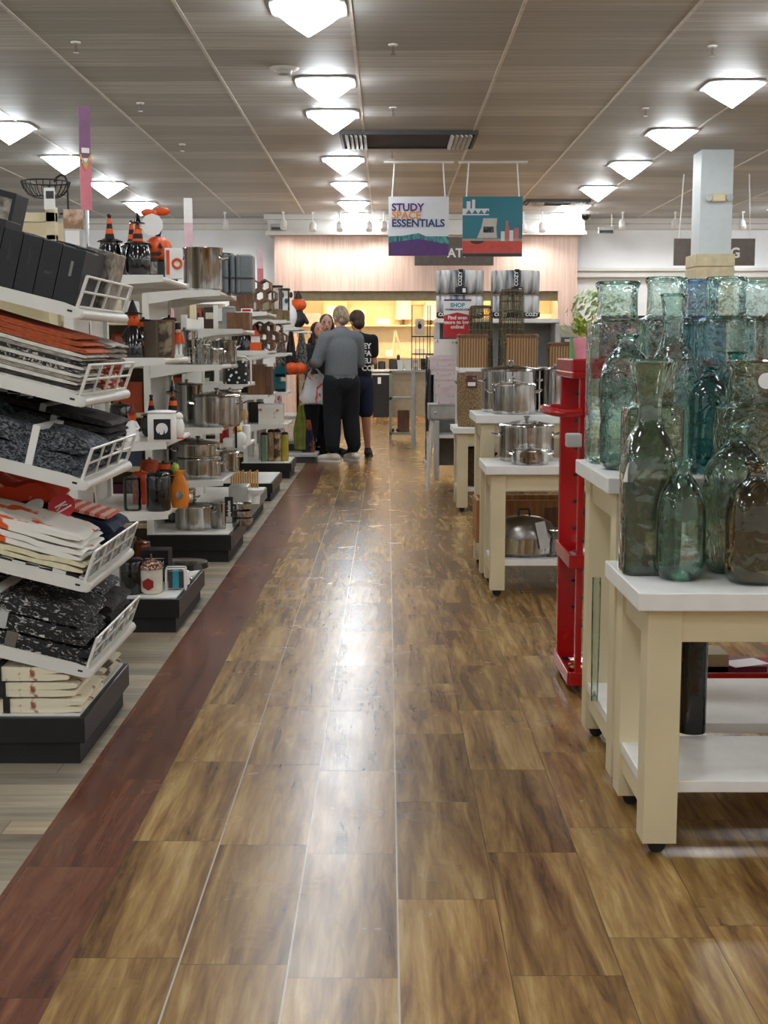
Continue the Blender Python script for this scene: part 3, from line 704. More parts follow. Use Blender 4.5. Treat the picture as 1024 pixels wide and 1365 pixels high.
# ================= NEAR LEFT ENDCAP (tilted shelves) =================
TA = R(14); XL = -.905; UY0, UY1 = 3.93, 4.62
u1 = thing('endcap_shelving', 'white tilted endcap shelves with wire lips, nearest on the left', 'shelving unit', (XL, UY0, 0))
W1 = UY1-UY0
for y in (0, W1-.04): MB().box(-.56, -.51, y, y+.04, .16, 1.62).build('upright', SHELF, u1, bevel=.003)
MB().box(-.545, -.535, .04, W1-.04, .16, 1.6).build('back_panel', SHELF, u1)
lipz = [ZV(v, 3.95) for v in (427, 544, 655, 790, 904)]
def M14(z): return Matrix.Translation((0, 0, z)) @ Matrix.Rotation(TA, 4, 'Y')
for z in lipz:
    M = M14(z+.012)
    s = MB().box(-.52, -.012, 0.004, W1-.004, .0, .02, M=M).build('shelf', SHELF, u1)
    for y in (0, W1-.004):
        MB().prism([(-.53, -.012), (-.02, -.012), (-.004, -.004), (0, .006), (-.006, .02), (-.06, .027), (-.53, .027)], y-.002, y+.004, M=M).build('side_bracket', SHELF, s)
        if y == 0: MB().box(-.045, -.03, y-.003, y-.001, .004, .010, M=M).build('slot', BLACK, s)
    MB().tube([M @ Vector((-.012, 0.002, .004)), M @ Vector((-.012, W1-.002, .004))], .016, 12).build('nose', SHELF, s)
    Mf = M @ Matrix.Translation((-.02, 0, .02)) @ Matrix.Rotation(R(6), 4, 'Y')
    m = MB(); FH = .1; nv = 4
    for k in range(nv+1):
        y = .006+(W1-.012)*k/nv; rr = .0055 if k in (0, nv) else .0045
        m.tube([Mf @ Vector((0, y, 0)), Mf @ Vector((0, y, FH))], rr, 6)
    for q in (.0, .5, 1): m.tube([Mf @ Vector((0, .004, .004+q*(FH-.006))), Mf @ Vector((0, W1-.004, .004+q*(FH-.006)))], .004, 6)
    m.build('wire_lip', SHELF, s)
    if z in lipz[3:]: MB().box(-.004, -.002, .01, W1-.01, .0, FH, M=Mf).build('clear_guard', G_CL, s)
    if z == lipz[3]: pass
def tp(i, a, y, h=0):
    z = lipz[i]; p = M14(z+.012) @ Vector((-a, y, .0205+h)); return (XL+p.x, UY0+p.y, p.z)
ROT = (0, TA, 0)
# shelf 1: black boxes
pos = ['first black box behind the top wire lip, with a pale vertical mark', 'second black box from the top wire lip, with a round grey emblem', 'third black box from the top wire lip, with small grey lettering', 'fourth black box from the top wire lip', 'fifth black box from the top wire lip, cut by the left photo edge']
for k in range(5):
    th_ = .068 if k == 0 else .058; a = .03 if k == 0 else .1+(k-1)*.06
    t = thing('boxed_gift_set', pos[k], 'box', tp(0, a, .012), group=None, rot=ROT)
    hh = [.168, .172, .174, .178, .2][k]
    MB().box(-th_, 0, 0, .16, 0, hh).build('carton', DARKB, t, bevel=.0015)
    if k == 0: MB().box(-.037, -.029, -.0012, -.0002, .085, .13).build('printed_mark', GREY, t)
    if k == 1: MB().torus((-.03, -.0006, .08), .016, .0013, 20, plane='y').box(-.04, -.02, -.001, -.0002, .076, .084).build('printed_emblem', DGREY, t)
    if k in (2, 3): MB().box(-.033, -.030, -.0012, -.0002, .09, .14).box(-.026, -.024, -.0012, -.0002, .09, .13).build('printed_lettering', DGREY, t)
for k in range(4):
    t = thing('boxed_gift_set', ['black box in the second row, directly behind the first with the pale mark', 'black box in the second row behind the round emblem box, gold corner showing', 'black box in the second row, third from the lip', 'black box in the second row, fourth from the lip'][k], 'box', tp(0, .045+.064*k, .19), rot=ROT)
    MB().box(-.06, 0, 0, .16, 0, .178+.004*(k % 2)).build('carton', DARKB, t, bevel=.0015)
    if k == 1: MB().box(-.055, -.03, -.0015, -.0003, .155, .177).build('gold_corner', GOLD, t)
for k in range(2):
    t = thing('boxed_gift_set', ['marbled grey box closest to the top wire lip', 'marbled grey box standing behind the other marbled one'][k], 'box', tp(0, .028+.05*k, .38), rot=ROT)
    MB().box(-.042, 0, 0, .2, 0, .19).build('carton', MARB, t, bevel=.0015)
t = thing('boxed_gift_set', 'tall dark box leaning up at the far upper left photo edge', 'box', tp(0, .32, .2), rot=ROT)
MB().box(-.1, 0, 0, .14, 0, .29).build('carton', DARKB, t, bevel=.002); MB().box(-.09, -.01, -.0015, -.0003, .2, .27).build('picture_panel', MARB, t)
# shelf 2: placemats near, folded cloths far
st = [(WHC, 'white placemat at the very bottom of the near pile on the second shelf'), (DKC, 'dark placemat, second from the bottom of the near pile'), (WHC, 'white placemat above the lowest dark one'), (GREYC, 'grey placemat in the lower middle of the near pile'), (WHC, 'white placemat above the grey one'), (BWP, 'black and white flecked placemat in the middle of the near pile'), (WHC, 'white placemat over the flecked one'), (DKP, 'dark printed placemat near the upper middle of the pile'), (GREYC, 'pale grey runner under the white folded one'), (WHC, 'white folded runner just under the rust ones')]
zc_ = 0
for k, (mm, lb) in enumerate(st):
    folded('placemat', lb, 'placemat', tp(1, 0, .015, zc_+.0005), ROT, .03+.004*(k % 3), .46, .32, 1, .0115, mm, sag=.012*k/9, crinkle=.0012); zc_ += .0122
for k, (mm, lb) in enumerate([(RUST, 'rust orange runner, lower of the three on the second shelf'), (RUST, 'rust orange runner folded thick in the middle'), (RUST, 'rust orange runner lying on top of the near pile')]):
    folded('table_runner', lb, 'table runner', tp(1, 0, .02, zc_+.001), ROT, .03+.02*k, .46, .31, 1, .016, mm, sag=.014, crinkle=.002); zc_ += .0165
for k, (mm, lb, ly, th_) in enumerate([(RWP, 'red and white patterned towel at the bottom of the far pile', 3, .018), (RUST, 'dark rust folded cloth in the middle of the far pile', 2, .016), (GREYC, 'crumpled grey beige cloth on top of the far pile', 4, .017)]):
    folded('folded_cloth', lb+', second tilted shelf', 'folded cloth', tp(1, 0, .37, [.0, .056, .09][k]), ROT, .035, .4, .27, ly, th_, mm, crinkle=.005)
# shelf 3
folded('knit_throw', 'dark grey chunky knit bundle with a white paper band', 'throw', tp(2, 0, .015), ROT, .035, .34, .28, 2, .06, KNIT, band=.022, bandx=.5, crinkle=.008)
folded('knit_throw', 'bluish grey knit bundle at the left photo edge behind the banded one', 'throw', tp(2, .36, .02), ROT, 0, .12, .28, 2, .075, two('blue_knit', (36, 46, 54), (120, 132, 138), 50, .95, (1, 1, 1.5), .4, .66, bump=.8), crinkle=.008)
z_ = 0
for k, (mm, lb, th_, n_) in enumerate([(DKC, 'dark placemat bundle at the bottom of the far pile', .02, 2), (BWP, 'flecked placemat bundle with a grey band', .018, 2), (DKC, 'dark folded runner with ivory edge', .018, 2), (DKC, 'dark runner lying on top of the far pile', .02, 1)]):
    folded('placemat_bundle', lb+', third tilted shelf', 'placemat bundle', tp(2, 0, .33, z_), ROT, .035, .44, .3, n_, th_, mm, band=.02, bandm=LGREY, bandx=.45+.1*(k % 2), crinkle=.003); z_ += th_*n_+.008
folded('checked_towel', 'black and white checked towel high at the left photo edge', 'towel', tp(2, .3, .34, z_), ROT, .0, .16, .28, 1, .03, CHECK)
# shelf 4
z_ = 0
for k, (mm, lb, th_, n_) in enumerate([(CHECK, 'black and cream checked towel at the bottom', .012, 1), (plain('cream_cloth', (226, 216, 180), .9, 0, .06, 40, .3), 'rumpled cream towel above the checked one', .016, 2), (OWP, 'white towel with orange leaves, lower of two', .017, 2), (OWP, 'white towel with orange leaves, upper of two', .017, 2)]):
    folded('tea_towel', lb+', fourth tilted shelf', 'towel', tp(3, 0, .015, z_), ROT, .03+.01*k, .45, .3, n_, th_, mm, crinkle=.007, sag=.02*k/3); z_ += th_*n_+.004
folded('folded_cloth', 'navy blue folded cloth with a coral edge, far side of the fourth tilted shelf', 'folded cloth', tp(3, 0, .36, 0), ROT, .04, .26, .27, 3, .042, NAVY, crinkle=.006)
folded('folded_cloth', 'coral striped cloth lying over the navy one', 'folded cloth', tp(3, .06, .37, .135), ROT, .0, .2, .2, 1, .012, two('coral_stripe', (206, 92, 70), (232, 190, 170), 9, .8, kind='X'), crinkle=.004)
folded('folded_cloth', 'orange cloth with cream leaves heaped behind the red tag', 'folded cloth', tp(3, .27, .36, 0), ROT, .0, .3, .28, 3, .06, two('orange_leaf_cloth', (206, 66, 34), (228, 196, 160), 7, .9, (1, 1, 1), .56, .6), crinkle=.02)
t = thing('swing_tag', 'red round swing tag with pale script on the fourth tilted shelf', 'tag', tp(3, .2, .3, .155), rot=(R(70), R(-30), R(10)))
MB().lathe([(.045, 0), (.045, .002)], 28, sx=1, sy=.9).build('card', plain('tag_red', (200, 34, 46), .4), t)
MB().box(-.03, .03, -.015, -.01, .002, .003).box(-.02, .02, .005, .01, .002, .003).tube([(-.02, -.005, .003), (0, .003, .003), (.02, -.004, .003)], .002, 5).build('script', PAPER, t)
t = thing('swing_tag', 'grey oval swing tag left of the red one', 'tag', tp(3, .29, .29, .13), rot=(R(70), R(-30), R(30)))
MB().lathe([(.022, 0), (.022, .002)], 24, sx=1.9).build('card', LGREY, t)
# shelf 5
z_ = 0
for k in range(3):
    folded('placemat_bundle', ['black and white patterned bundle with a silver band at the bottom', 'black and white patterned bundle with a white band in the middle', 'black floral bundle with a white paper band on top'][k]+', lowest tilted shelf', 'placemat bundle', tp(4, 0, .015, z_), ROT, .03+.02*k, .46, .3, 2, .024, DKP, band=.035, bandm=[STEELD, LGREY, PAPER][k], bandx=.55+.08*k, crinkle=.006); z_ += .055
folded('placemat_bundle', 'charcoal bundle lying across the back of the lowest tilted shelf', 'placemat bundle', tp(4, 0, .34, 0), ROT, .04, .46, .3, 4, .032, DKC, crinkle=.005)
folded('placemat_bundle', 'charcoal bundle with small white label on top of the far pile', 'placemat bundle', tp(4, 0, .34, .134), ROT, .09, .4, .3, 1, .03, DKP, crinkle=.005)
# plinth with cream cloths
plinth('black plinth under the near left endcap, stacked with cream cloths', 3.9, 4.6, -.925, .15, .75)
PB = plain('band_black', (22, 20, 20), .5)
for k in range(3):
    folded('tablecloth', ['cream printed tablecloth with black band at the bottom', 'cream printed tablecloth with black band in the middle', 'cream printed tablecloth with black band on top'][k]+' of the near stack on the plinth', 'tablecloth', (-.985+.0*k, 3.93, .157+k*.05), (0, 0, 0), -.045+.02*k, .5, .3, 2, .0225, CRC, band=.02, bandm=PB, bandx=.42+.0*k, crinkle=.003)
    folded('tablecloth', ['cream and grey tablecloth at the bottom', 'cream and grey tablecloth in the middle', 'cream and grey tablecloth on top'][k]+' of the far stack on the plinth', 'tablecloth', (-.985, 4.27, .157+k*.055), (0, 0, 0), -.03, .5, .3, 2, .025, two('cream_grey', (224, 214, 188), (90, 82, 70), 10, .9, (1, 1, 1), .52, .6), crinkle=.004)
# ================= SECOND LEFT ENDCAP =================
XS = -.975
u2s = [ZV(v, 5.83) for v in (368, 478, 590, 683)]
endcap('white flat endcap shelves full of halloween ornaments, second on the left', 5.8, 6.55, XS+.0, 1.62, [(z, .4, 0, .75) for z in u2s], D=.38)
plinth('black plinth holding a bead-lidded jar and black cake stand', 5.78, 6.6, -.93, .155, .75)
A2 = dict(y=5.93)
def PX(u, Y): return XU(u, Y)
z1, z2, z3, z4 = [z+.001 for z in u2s]; dk = .162
witchjar('black canister with striped boot finial, left on the top halloween shelf', PX(150, 5.95), 5.95, z1, .055, .17, .1)
witchjar('black canister with witch figure, middle of the top halloween shelf', PX(187, 5.95), 5.95, z1, .058, .16, .11, 'w')
witchjar('black canister with striped boot finial, far back on the top halloween shelf', PX(176, 6.2), 6.25, z1, .055, .17, .1)
t = thing('pumpkin_ornament', 'orange pumpkin ornament with round white tag and bow, top halloween shelf', 'ornament', (PX(213, 6.3), 6.3, z1))
MB().lathe([(.05, 0), (.05, .09), (.03, .1)], 18).build('stand', BLACK, t); pumpkin(MB(), (0, 0, .15), .07, sq=.85).build('pumpkin', ORANGE, t)
MB().prism([(-.035, .15), (-.015, .15), (-.025, .175)], -.078, -.06).prism([(.015, .15), (.035, .15), (.025, .175)], -.078, -.06).prism([(-.03, .13), (.03, .13), (.02, .115), (-.02, .115)], -.077, -.06).build('carved_face', BLACK, t)
MB().lathe([(.052, 0), (.052, .003)], 10, M=Matrix.Translation((-.01, -.075, .255)) @ Matrix.Rotation(pi/2, 4, 'X')).build('tag', PAPER, t)
MB().ell((-.035, -.04, .315), .035, .02, .018).ell((.03, -.04, .32), .038, .02, .02).ell((0, -.05, .31), .014).build('bow', ORANGE, t)
MB().tube([(0, 0, .2), (.01, 0, .24), (0, -.02, .3)], .012, 8).build('stem', BLACK, t)
t = carton('boxed_ornament', 'black box with grey print beside the orange pumpkin ornament', 'box', PX(206, 6.0), 6.0, z1, .05, .1, .09, BLACK, MARB, rz=.2)
t = thing('letter_sign', 'small white sign board with orange letter at the end of the top halloween shelf', 'sign', (PX(234, 6.1), 6.1, z1), .3)
MB().box(-.04, .04, 0, .02, 0, .14).build('board', PAPER, t, bevel=.003); MB().torus((.015, -.003, .07), .02, .006, 16, plane='y').box(-.035, -.02, -.006, -.001, .02, .13).build('orange_letter', ORANGE, t)
# level 2
figure('witch_ornament', 'witch ornament with orange striped scarf, left on the second halloween shelf', 'ornament', PX(178, 5.93), 5.93, z2, .26, BLKG, ORANGE, BLACK)
MB()
t = thing('framed_sign', 'brown framed picture board on the second halloween shelf', 'sign', (PX(216, 6.05), 6.05, z2), rot=(R(-6), 0, 0))
MB().box(-.055, .055, 0, .012, 0, .175).build('frame', BROWN, t, bevel=.003); MB().box(-.045, .045, -.002, 0, .01, .165).build('picture', two('sepia_print', (60, 48, 36), (150, 132, 104), 16, .6), t)
carton('photo_box', 'dark brown box standing left of the framed picture board', 'box', PX(200, 5.95), 5.95, z2, .055, .08, .165, plain('umber_board', (76, 60, 40), .6))
t = thing('nutcracker', 'orange and white nutcracker figure right of the framed board', 'ornament', (PX(238, 6.2), 6.2, z2))
MB().box(-.02, .02, -.02, .02, 0, .015).build('base', WHITE, t)
for s in (-1, 1): MB().cyl((s*.009, 0, .015), .008, .05, 10).build('leg', WHITE, t)
MB().cyl((0, 0, .065), .018, .045, 14).build('torso', ORANGE, t); MB().ell((0, 0, .122), .014).build('head', SKIN, t); MB().cyl((0, 0, .132), .013, .03, 12).build('hat', BLACK, t)
for s in (-1, 1): MB().limb([(s*.02, 0, .1), (s*.025, -.004, .07)], [.006, .005], 8).build('arm', ORANGE, t)
# level 3
figure('ghost_ornament', 'white gnome ornament with dark red hat by the wire lip', 'ornament', PX(176, 5.93), 5.9, z3, .17, PAPER, ORANGE, plain('maroon', (110, 30, 34), .6))
t = thing('square_canister', 'white square canister with a black moonlit picture panel', 'canister', (PX(214, 5.86), 5.86, z3), .12)
MB().lathe([(.058, 0), (.062, .01), (.062, .12), (.058, .13)], 32, n=8).build('body', PAPER, t); l = MB().lathe([(.062, .13), (.064, .135), (.04, .14), (.003, .142)], 32, n=8).build('lid', PAPER, t)
MB().box(-.034, .04, -.0665, -.061, .015, .105).build('picture_panel', BLACK, t); MB().lathe([(.026, 0), (.026, .001)], 24, M=Matrix.Translation((.002, -.067, .062)) @ Matrix.Rotation(pi/2, 4, 'X')).build('moon', PAPER, t)
MB().prism([(-.026, .02), (.03, .02), (.03, .03), (.016, .035), (.012, .06), (.008, .04), (-.006, .032), (-.01, .05), (-.016, .03)], -.0695, -.0685).build('silhouette', BLACK, t)
witchjar('black lidded canister with tall witch finial behind the moonlit canister', PX(229, 6.25), 6.25, z3, .055, .12, .13, 'w')
witchjar('black canister with small striped finial behind the moonlit canister', PX(200, 6.25), 6.25, z3, .05, .11, .08)
t = thing('pumpkin_ornament', 'small white and orange standing ornament right of the moonlit canister', 'ornament', (PX(237, 6.05), 6.05, z3))
MB().ell((0, 0, .05), .025, .02, .05).build('body', OWP, t); MB().ell((0, 0, .105), .018).build('head', PAPER, t); MB().box(-.02, .02, -.015, .015, 0, .006).build('foot', ORANGE, t)
# level 4
canister('clear glass lidded jar with mixed sweets on the lowest halloween shelf', PX(172, 5.9), 5.9, z4, .04, .16, G_CL, G_CL, name='glass_jar', cat='jar')
canister('glossy orange red cylinder jar on the lowest halloween shelf', PX(184, 6.15), 6.15, z4, .04, .16, plain('orange_gloss', (196, 56, 22), .15))
canister('tall glossy black canister with pointed cat lid on the lowest halloween shelf', PX(207, 5.9), 5.9, z4, .055, .18, BLKG)
t = thing('gift_bag', 'orange pouch of treats tied with green, right end of the lowest halloween shelf', 'bag', (PX(236, 6.0), 6.0, z4), .1)
MB().lathe([(.035, 0), (.045, .04), (.04, .1), (.02, .15), (.03, .17)], 16, sy=.6).build('pouch', plain('amber_cloth', (222, 128, 30), .6), t); MB().ell((-.02, 0, .185), .02, .02, .02).build('green_knob', LEAF, t); MB().lathe([(.018, 0), (.018, .002)], 16, M=Matrix.Translation((0, -.028, .06)) @ Matrix.Rotation(pi/2, 4, 'X')).build('window_label', MARB, t)
witchjar('small black canister with orange finial in front of the upright, lowest halloween shelf', PX(226, 6.3), 6.3, z4, .04, .12, .06)
# plinth goods
canister('ribbed black canister on the plinth left of the bead-lidded jar', PX(168, 5.9), 5.9, dk, .055, .17, BLKG, n_ if False else None)
t = thing('lidded_jar', 'cream ceramic jar with copper bead lid and red hexagon tag', 'jar', (PX(195, 5.9), 5.9, dk))
MB().lathe([(.04, 0), (.05, .015), (.052, .1), (.048, .115)], 26).build('body', plain('cream_ceramic', (222, 214, 196), .3), t)
l = MB().lathe([(.055, .115), (.054, .125), (.04, .145), (.015, .155), (.003, .157)], 26).build('lid', two('copper_beads', (120, 70, 50), (224, 190, 170), 90, .25, kind='vor', bump=1, metal=.6), t)
MB().cyl((0, 0, .155), .005, .025, 8).build('finial', GOLD, l)
MB().lathe([(.028, 0), (.028, .003)], 6, M=Matrix.Translation((-.005, -.056, .05)) @ Matrix.Rotation(pi/2, 4, 'X')).build('hex_tag', plain('tag_brick', (150, 36, 30), .4), t)
t = carton('boxed_ornament', 'white marbled box at the left of the plinth, half hidden by the near shelf', 'box', PX(147, 5.9), 5.9, dk, .07, .08, .13, two('pink_marble', (232, 226, 222), (206, 160, 150), 10, .5, lo=.5, hi=.6))
t = carton('boxed_ornament', 'black carton with white lettering beside the cake stand', 'box', PX(200, 6.2), 6.2, dk, .13, .12, .15, BLACK)
MB().box(-.045, .045, -.0015, -.0003, .11, .113).build('rule', PAPER, t); text('DEATH', .028, PAPER, t, (.0, -.002, .08))
t = thing('cake_stand', 'glossy black cake stand with scalloped plate on the plinth', 'cake stand', (PX(238, 6.25), 6.25, dk))
MB().lathe([(.05, 0), (.045, .008), (.015, .02), (.013, .06), (.03, .072)], 24).build('foot', BLKG, t)
MB().lathe([(.02, .07), (.1, .078), (.115, .072), (.12, .06), (.125, .062), (.12, .088), (.05, .09), (.003, .09)], 40).build('plate', BLKG, t)
t = thing('napkin_holder', 'white wire holder with a turquoise packet on the plinth', 'holder', (PX(228, 5.97), 5.97, dk), .1)
MB().tube([(-.045, 0, 0), (-.045, 0, .095), (-.04, 0, .1), (.04, 0, .1), (.045, 0, .095), (.045, 0, 0)], .004, 8).tube([(-.045, .06, 0), (-.045, .06, .095), (-.04, .06, .1), (.04, .06, .1), (.045, .06, .095), (.045, .06, 0)], .004, 8).tube([(-.045, 0, .005), (-.045, .06, .005)], .003).tube([(.045, 0, .005), (.045, .06, .005)], .003).build('wire_frame', WHITE, t)
MB().box(-.035, .035, .01, .05, .008, .085).build('packet', DGREY, t); MB().box(-.014, .014, .007, .052, .008, .087).build('turquoise_band', TEAL, t)
canister('white mug-shaped jar right of the wire holder', PX(240, 6.15), 6.12, dk, .03, .07, PAPER, name='mug', cat='mug')
# gondola behind second endcap with beige frame, tops of merchandise
t = thing('gondola_shelving', 'tall beige gondola run behind the near left endcaps', 'shelving unit', (-1.5, 6.05, 0))
for x in (0, -1.2, -2.4): MB().box(x-.045, x, 0, .05, 0, ZV(277, 6.1)).build('upright', CREAM, t, bevel=.003)
MB().box(-2.6, 0, .3, .33, 0, 1.86).build('back_panel', CREAM, t)
for z in (.5, .95, 1.4, 1.66): MB().box(-2.6, -.05, .02, .3, z-.02, z).build('shelf', CREAM, t)
MB().box(-2.6, 0, .0, .04, 1.84, 1.88).box(-2.6, 0, .0, .04, 1.76, 1.78).build('top_rail', CREAM, t)
carton('boxed_set', 'orange carton on the beige gondola above the black boxes', 'box', PX(65, 6.1), 6.12, 1.662, .07, .1, .06, ORANGE)
carton('boxed_set', 'brown carton of goods left of the orange carton', 'box', PX(42, 6.1), 6.12, 1.662, .07, .1, .055, BROWN)
t = carton('boxed_set', 'tan pictured carton beside the beige gondola post', 'box', PX(108, 6.05), 5.96, ZV(306, 6.0), .085, .03, .085, two('tan_print', (150, 116, 84), (214, 180, 160), 12, .6))
carton('notice_frame', 'small framed white notice below the tan carton', 'notice', PX(107, 6.05), 5.96, ZV(330, 6.0), .08, .03, .08, LGREY, PAPER, (.1, .9, .1, .9))
t = thing('wall_bracket_shelf', 'narrow pale shelf carrying the framed notice and tan carton', 'shelf', (PX(107, 6.05), 5.95, 0))
MB().box(-.06, .06, 0, .05, ZV(330, 6)-.02, ZV(330, 6)-.001).box(-.06, -.05, .04, .05, 0, ZV(330, 6)-.001).box(.05, .06, .04, .05, 0, ZV(330, 6)-.001).build('frame', CREAM, t)
# wire fruit basket on top
bx, bz = at(57, 241, 6.1)
t = thing('wire_basket', 'black wire fruit basket on a hook stand, upper left against the ceiling', 'basket', (bx, 6.15, bz))
m = MB().torus((0, 0, 0), .11, .0035, 32, 6)
m.torus((0, 0, -.067), .055, .003, 24, 6)
for k in range(22):
    a = 2*pi*k/22; m.tube([(.11*cos(a), .11*sin(a), 0), (.1*cos(a), .1*sin(a), -.03), (.08*cos(a), .08*sin(a), -.055), (.055*cos(a), .055*sin(a), -.067)], .0022, 5)
m.build('wire_bowl', BLACK, t)
MB().tube([(.04, 0, .0), (.05, 0, .02), (.07, 0, .032), (.09, 0, .025), (.1, 0, 0), (.1, 0, -.1), (.1, 0, 1.92-bz-.025)], .005, 8).cyl((.1, 0, 1.88-bz), .04, .006).build('stand', BLACK, t)
carton('swing_tag', 'white product tag hanging from the wire basket', 'tag', PX(72, 6.0), 6.0, ZV(279, 6), .05, .002, .095, PAPER, DGREY, (.2, .9, .5, .85), bev=.0005)
def banner(lab, u0, u1, v0, v1, Y, top, bot, rz=0, post=True, zb=0):
    x0, zt_ = at(u0, v0, Y); x1, z0_ = at(u1, v1, Y); t = thing('banner_sign', lab, 'sign', ((x0+x1)/2, Y, zb), rz); a = (x1-x0)/2/max(.2, abs(cos(rz)))
    zm = z0_+(zt_-z0_)*.5
    MB().box(-a, a, -.004, .004, z0_, zm).build('lower_panel', bot, t); MB().box(-a, a, -.004, .004, zm, zt_).build('upper_panel', top, t)
    if post: MB().tube([(0, 0, zb+.0 if zb else 0), (0, 0, z0_)], .007, 8).build('pole', CHROME, t)
    return t, a, z0_, zm, zt_
t, a, z0_, zm, zt_ = banner('tall narrow purple and pink banner rising at the upper left', 105, 122, 142, 280, 5.35, plain('mauve', (128, 84, 120), .4), plain('pink_banner', (212, 120, 132), .35), R(28))
MB().prism([(-a, zm), (0, zm-.05), (a, zm), (a, zm+.025), (0, zm-.02), (-a, zm+.025)], -.007, -.005).build('gold_chevron', GOLD, t)
MB().box(-a*.7, a*.7, -.007, -.005, zt_-.18, zt_-.16).box(-a*.7, a*.5, -.007, -.005, zt_-.22, zt_-.2).build('pale_text_lines', PAPER, t)
# ================= THIRD LEFT ENDCAP =================
u3s = [ZV(v, 7.8) for v in (388, 487, 571, 641)]
endcap('white flat endcap shelves loaded with stainless steel pots, third on the left', 7.77, 8.6, XS, 1.64, [(z, .42, 0, .83) for z in u3s], D=.4)
plinth('black plinth with a steel casserole and small steel pots', 7.75, 8.6, -.93, .165, .75)
z1, z2, z3, z4 = [z+.001 for z in u3s]; dk = .172
s = 7.95/1750
pot('tallest polished stock pot on top of the third endcap', PX(272, 7.95), 7.97, z1, 26*s, 56*s, lid=False)
pot('polished stock pot half behind the tallest one, top of the third endcap', PX(287, 8.3), 8.36, z1, .115, .25, lid=False)
for k in range(4):
    t = thing('cooler_bag', ['grey ribbed carry case, nearest the stock pot', 'grey ribbed carry case, second from the stock pot', 'grey ribbed carry case, third from the stock pot', 'grey ribbed carry case facing forward at the end of the row'][k], 'case', (PX([306, 314, 321, 331][k], 8.3), 8.15+.02*k, z1), group='grey carry cases on the top shelf')
    w_ = .03 if k < 3 else .085
    MB().box(-w_/2, w_/2, 0, .16, 0, .24).build('shell', plain('slate_grey', (118, 124, 126), .45), t, bevel=.012); MB().box(-w_/2-.002, w_/2+.002, -.002, .1, .09, .1).build('zip_band', DGREY, t)
banner('slim white and pink banner standing on the third endcap top', 245, 257, 264, 330, 8.0, PAPER, plain('pale_pink', (226, 190, 196), .4), R(20), False, 0)[0]['label'] = 'slim pale banner board rising above the tallest stock pot'
# level 2: wire basket, small pots
t = thing('wire_basket', 'square silver wire basket on the second shelf of the pot endcap', 'basket', (PX(262, 7.95), 7.95, z2))
m = MB()
for k in range(9):
    for q in range(2): m.tube([(-.07+.0175*k, -.05+.12*q, 0), (-.07+.0175*k, -.05+.12*q, .1)], .002, 5)
for q in (0, .035, .07, .1):
    m.tube([(-.07, -.05, q), (.07, -.05, q), (.07, .07, q), (-.07, .07, q), (-.07, -.05, q)], .0025, 5)
m.build('wire_body', STEELD, t)
pot('small steel saucepan right of the wire basket', PX(285, 7.95), 8.0, z2, .05, .09, lid=True)
pot('small steel saucepan at the shelf tip, second pot shelf', PX(262, 7.9), 8.2, z2, .045, .12, lid=False)
for k in range(5):
    canister(['clear spice jar with steel cap, far left of the row', 'clear spice jar with steel cap, second in the row', 'clear spice jar with steel cap, middle of the row', 'clear spice jar with steel cap, fourth in the row', 'clear spice jar with steel cap at the right end'][k]+', above the saucepans', PX(268+9*k, 8.45), 8.45, z2, .018, .16, G_CL, STEEL, name='spice_jar', cat='jar', knob=False)
pot('large stock pot with double handles, third pot shelf', PX(287, 8.0), 8.03, z3, 31*s, 40*s, lid=True)
pot('shallow steel sauté pot in front of the large stock pot', PX(279, 7.83), 7.835, z3, .055, .045, lid=False) if False else None
pot('upper stacked steel pot, fourth pot shelf', PX(262, 8.0), 8.0, z4+.125, 29*s, 18*s, lid=True, hang=.5)
pot('lower stacked steel pot, fourth pot shelf', PX(262, 8.0), 8.0, z4, 30*s, .118, lid=False)
pot('squat polished casserole with lid, front left of the plinth', PX(255, 7.98), 8.0, dk, 26*s, .14, lid=True)
t = pot('slim polished saucepan behind the black tag', PX(290, 8.02), 8.04, dk, .065, .15, lid=False)
t = thing('shelf_talker', 'black vertical tag with white lettering on the plinth pots', 'tag', (PX(302, 7.86), 7.86, dk))
MB().box(-.025, .025, 0, .004, .05, .21).build('card', BLACK, t); MB().box(-.02, .02, .001, .003, 0, .05).build('stem', WHITE, t); text('Calphalon', .028, PAPER, t, (.009, -.002, .13), (pi/2, R(-90), 0)); MB().box(-.018, .018, -.003, 0, .055, .09).build('price_label', LGREY, t)
for k in range(3):
    pan(['lowest steel pan stacked at the plinth corner', 'middle steel pan stacked at the plinth corner', 'top steel pan stacked at the plinth corner'][k], PX(317, 8.1), 8.15, dk+.04+k*.05 if k else dk, .075-.004*k, .046, rz=R(180+20*k), hl=.08)
t = None
for k in range(3):
    bpy.data.objects[[o.name for o in bpy.data.objects if o.get('label', '').startswith(['lowest', 'middle', 'top'][k]+' steel pan')][0]].location.z = dk+k*.047
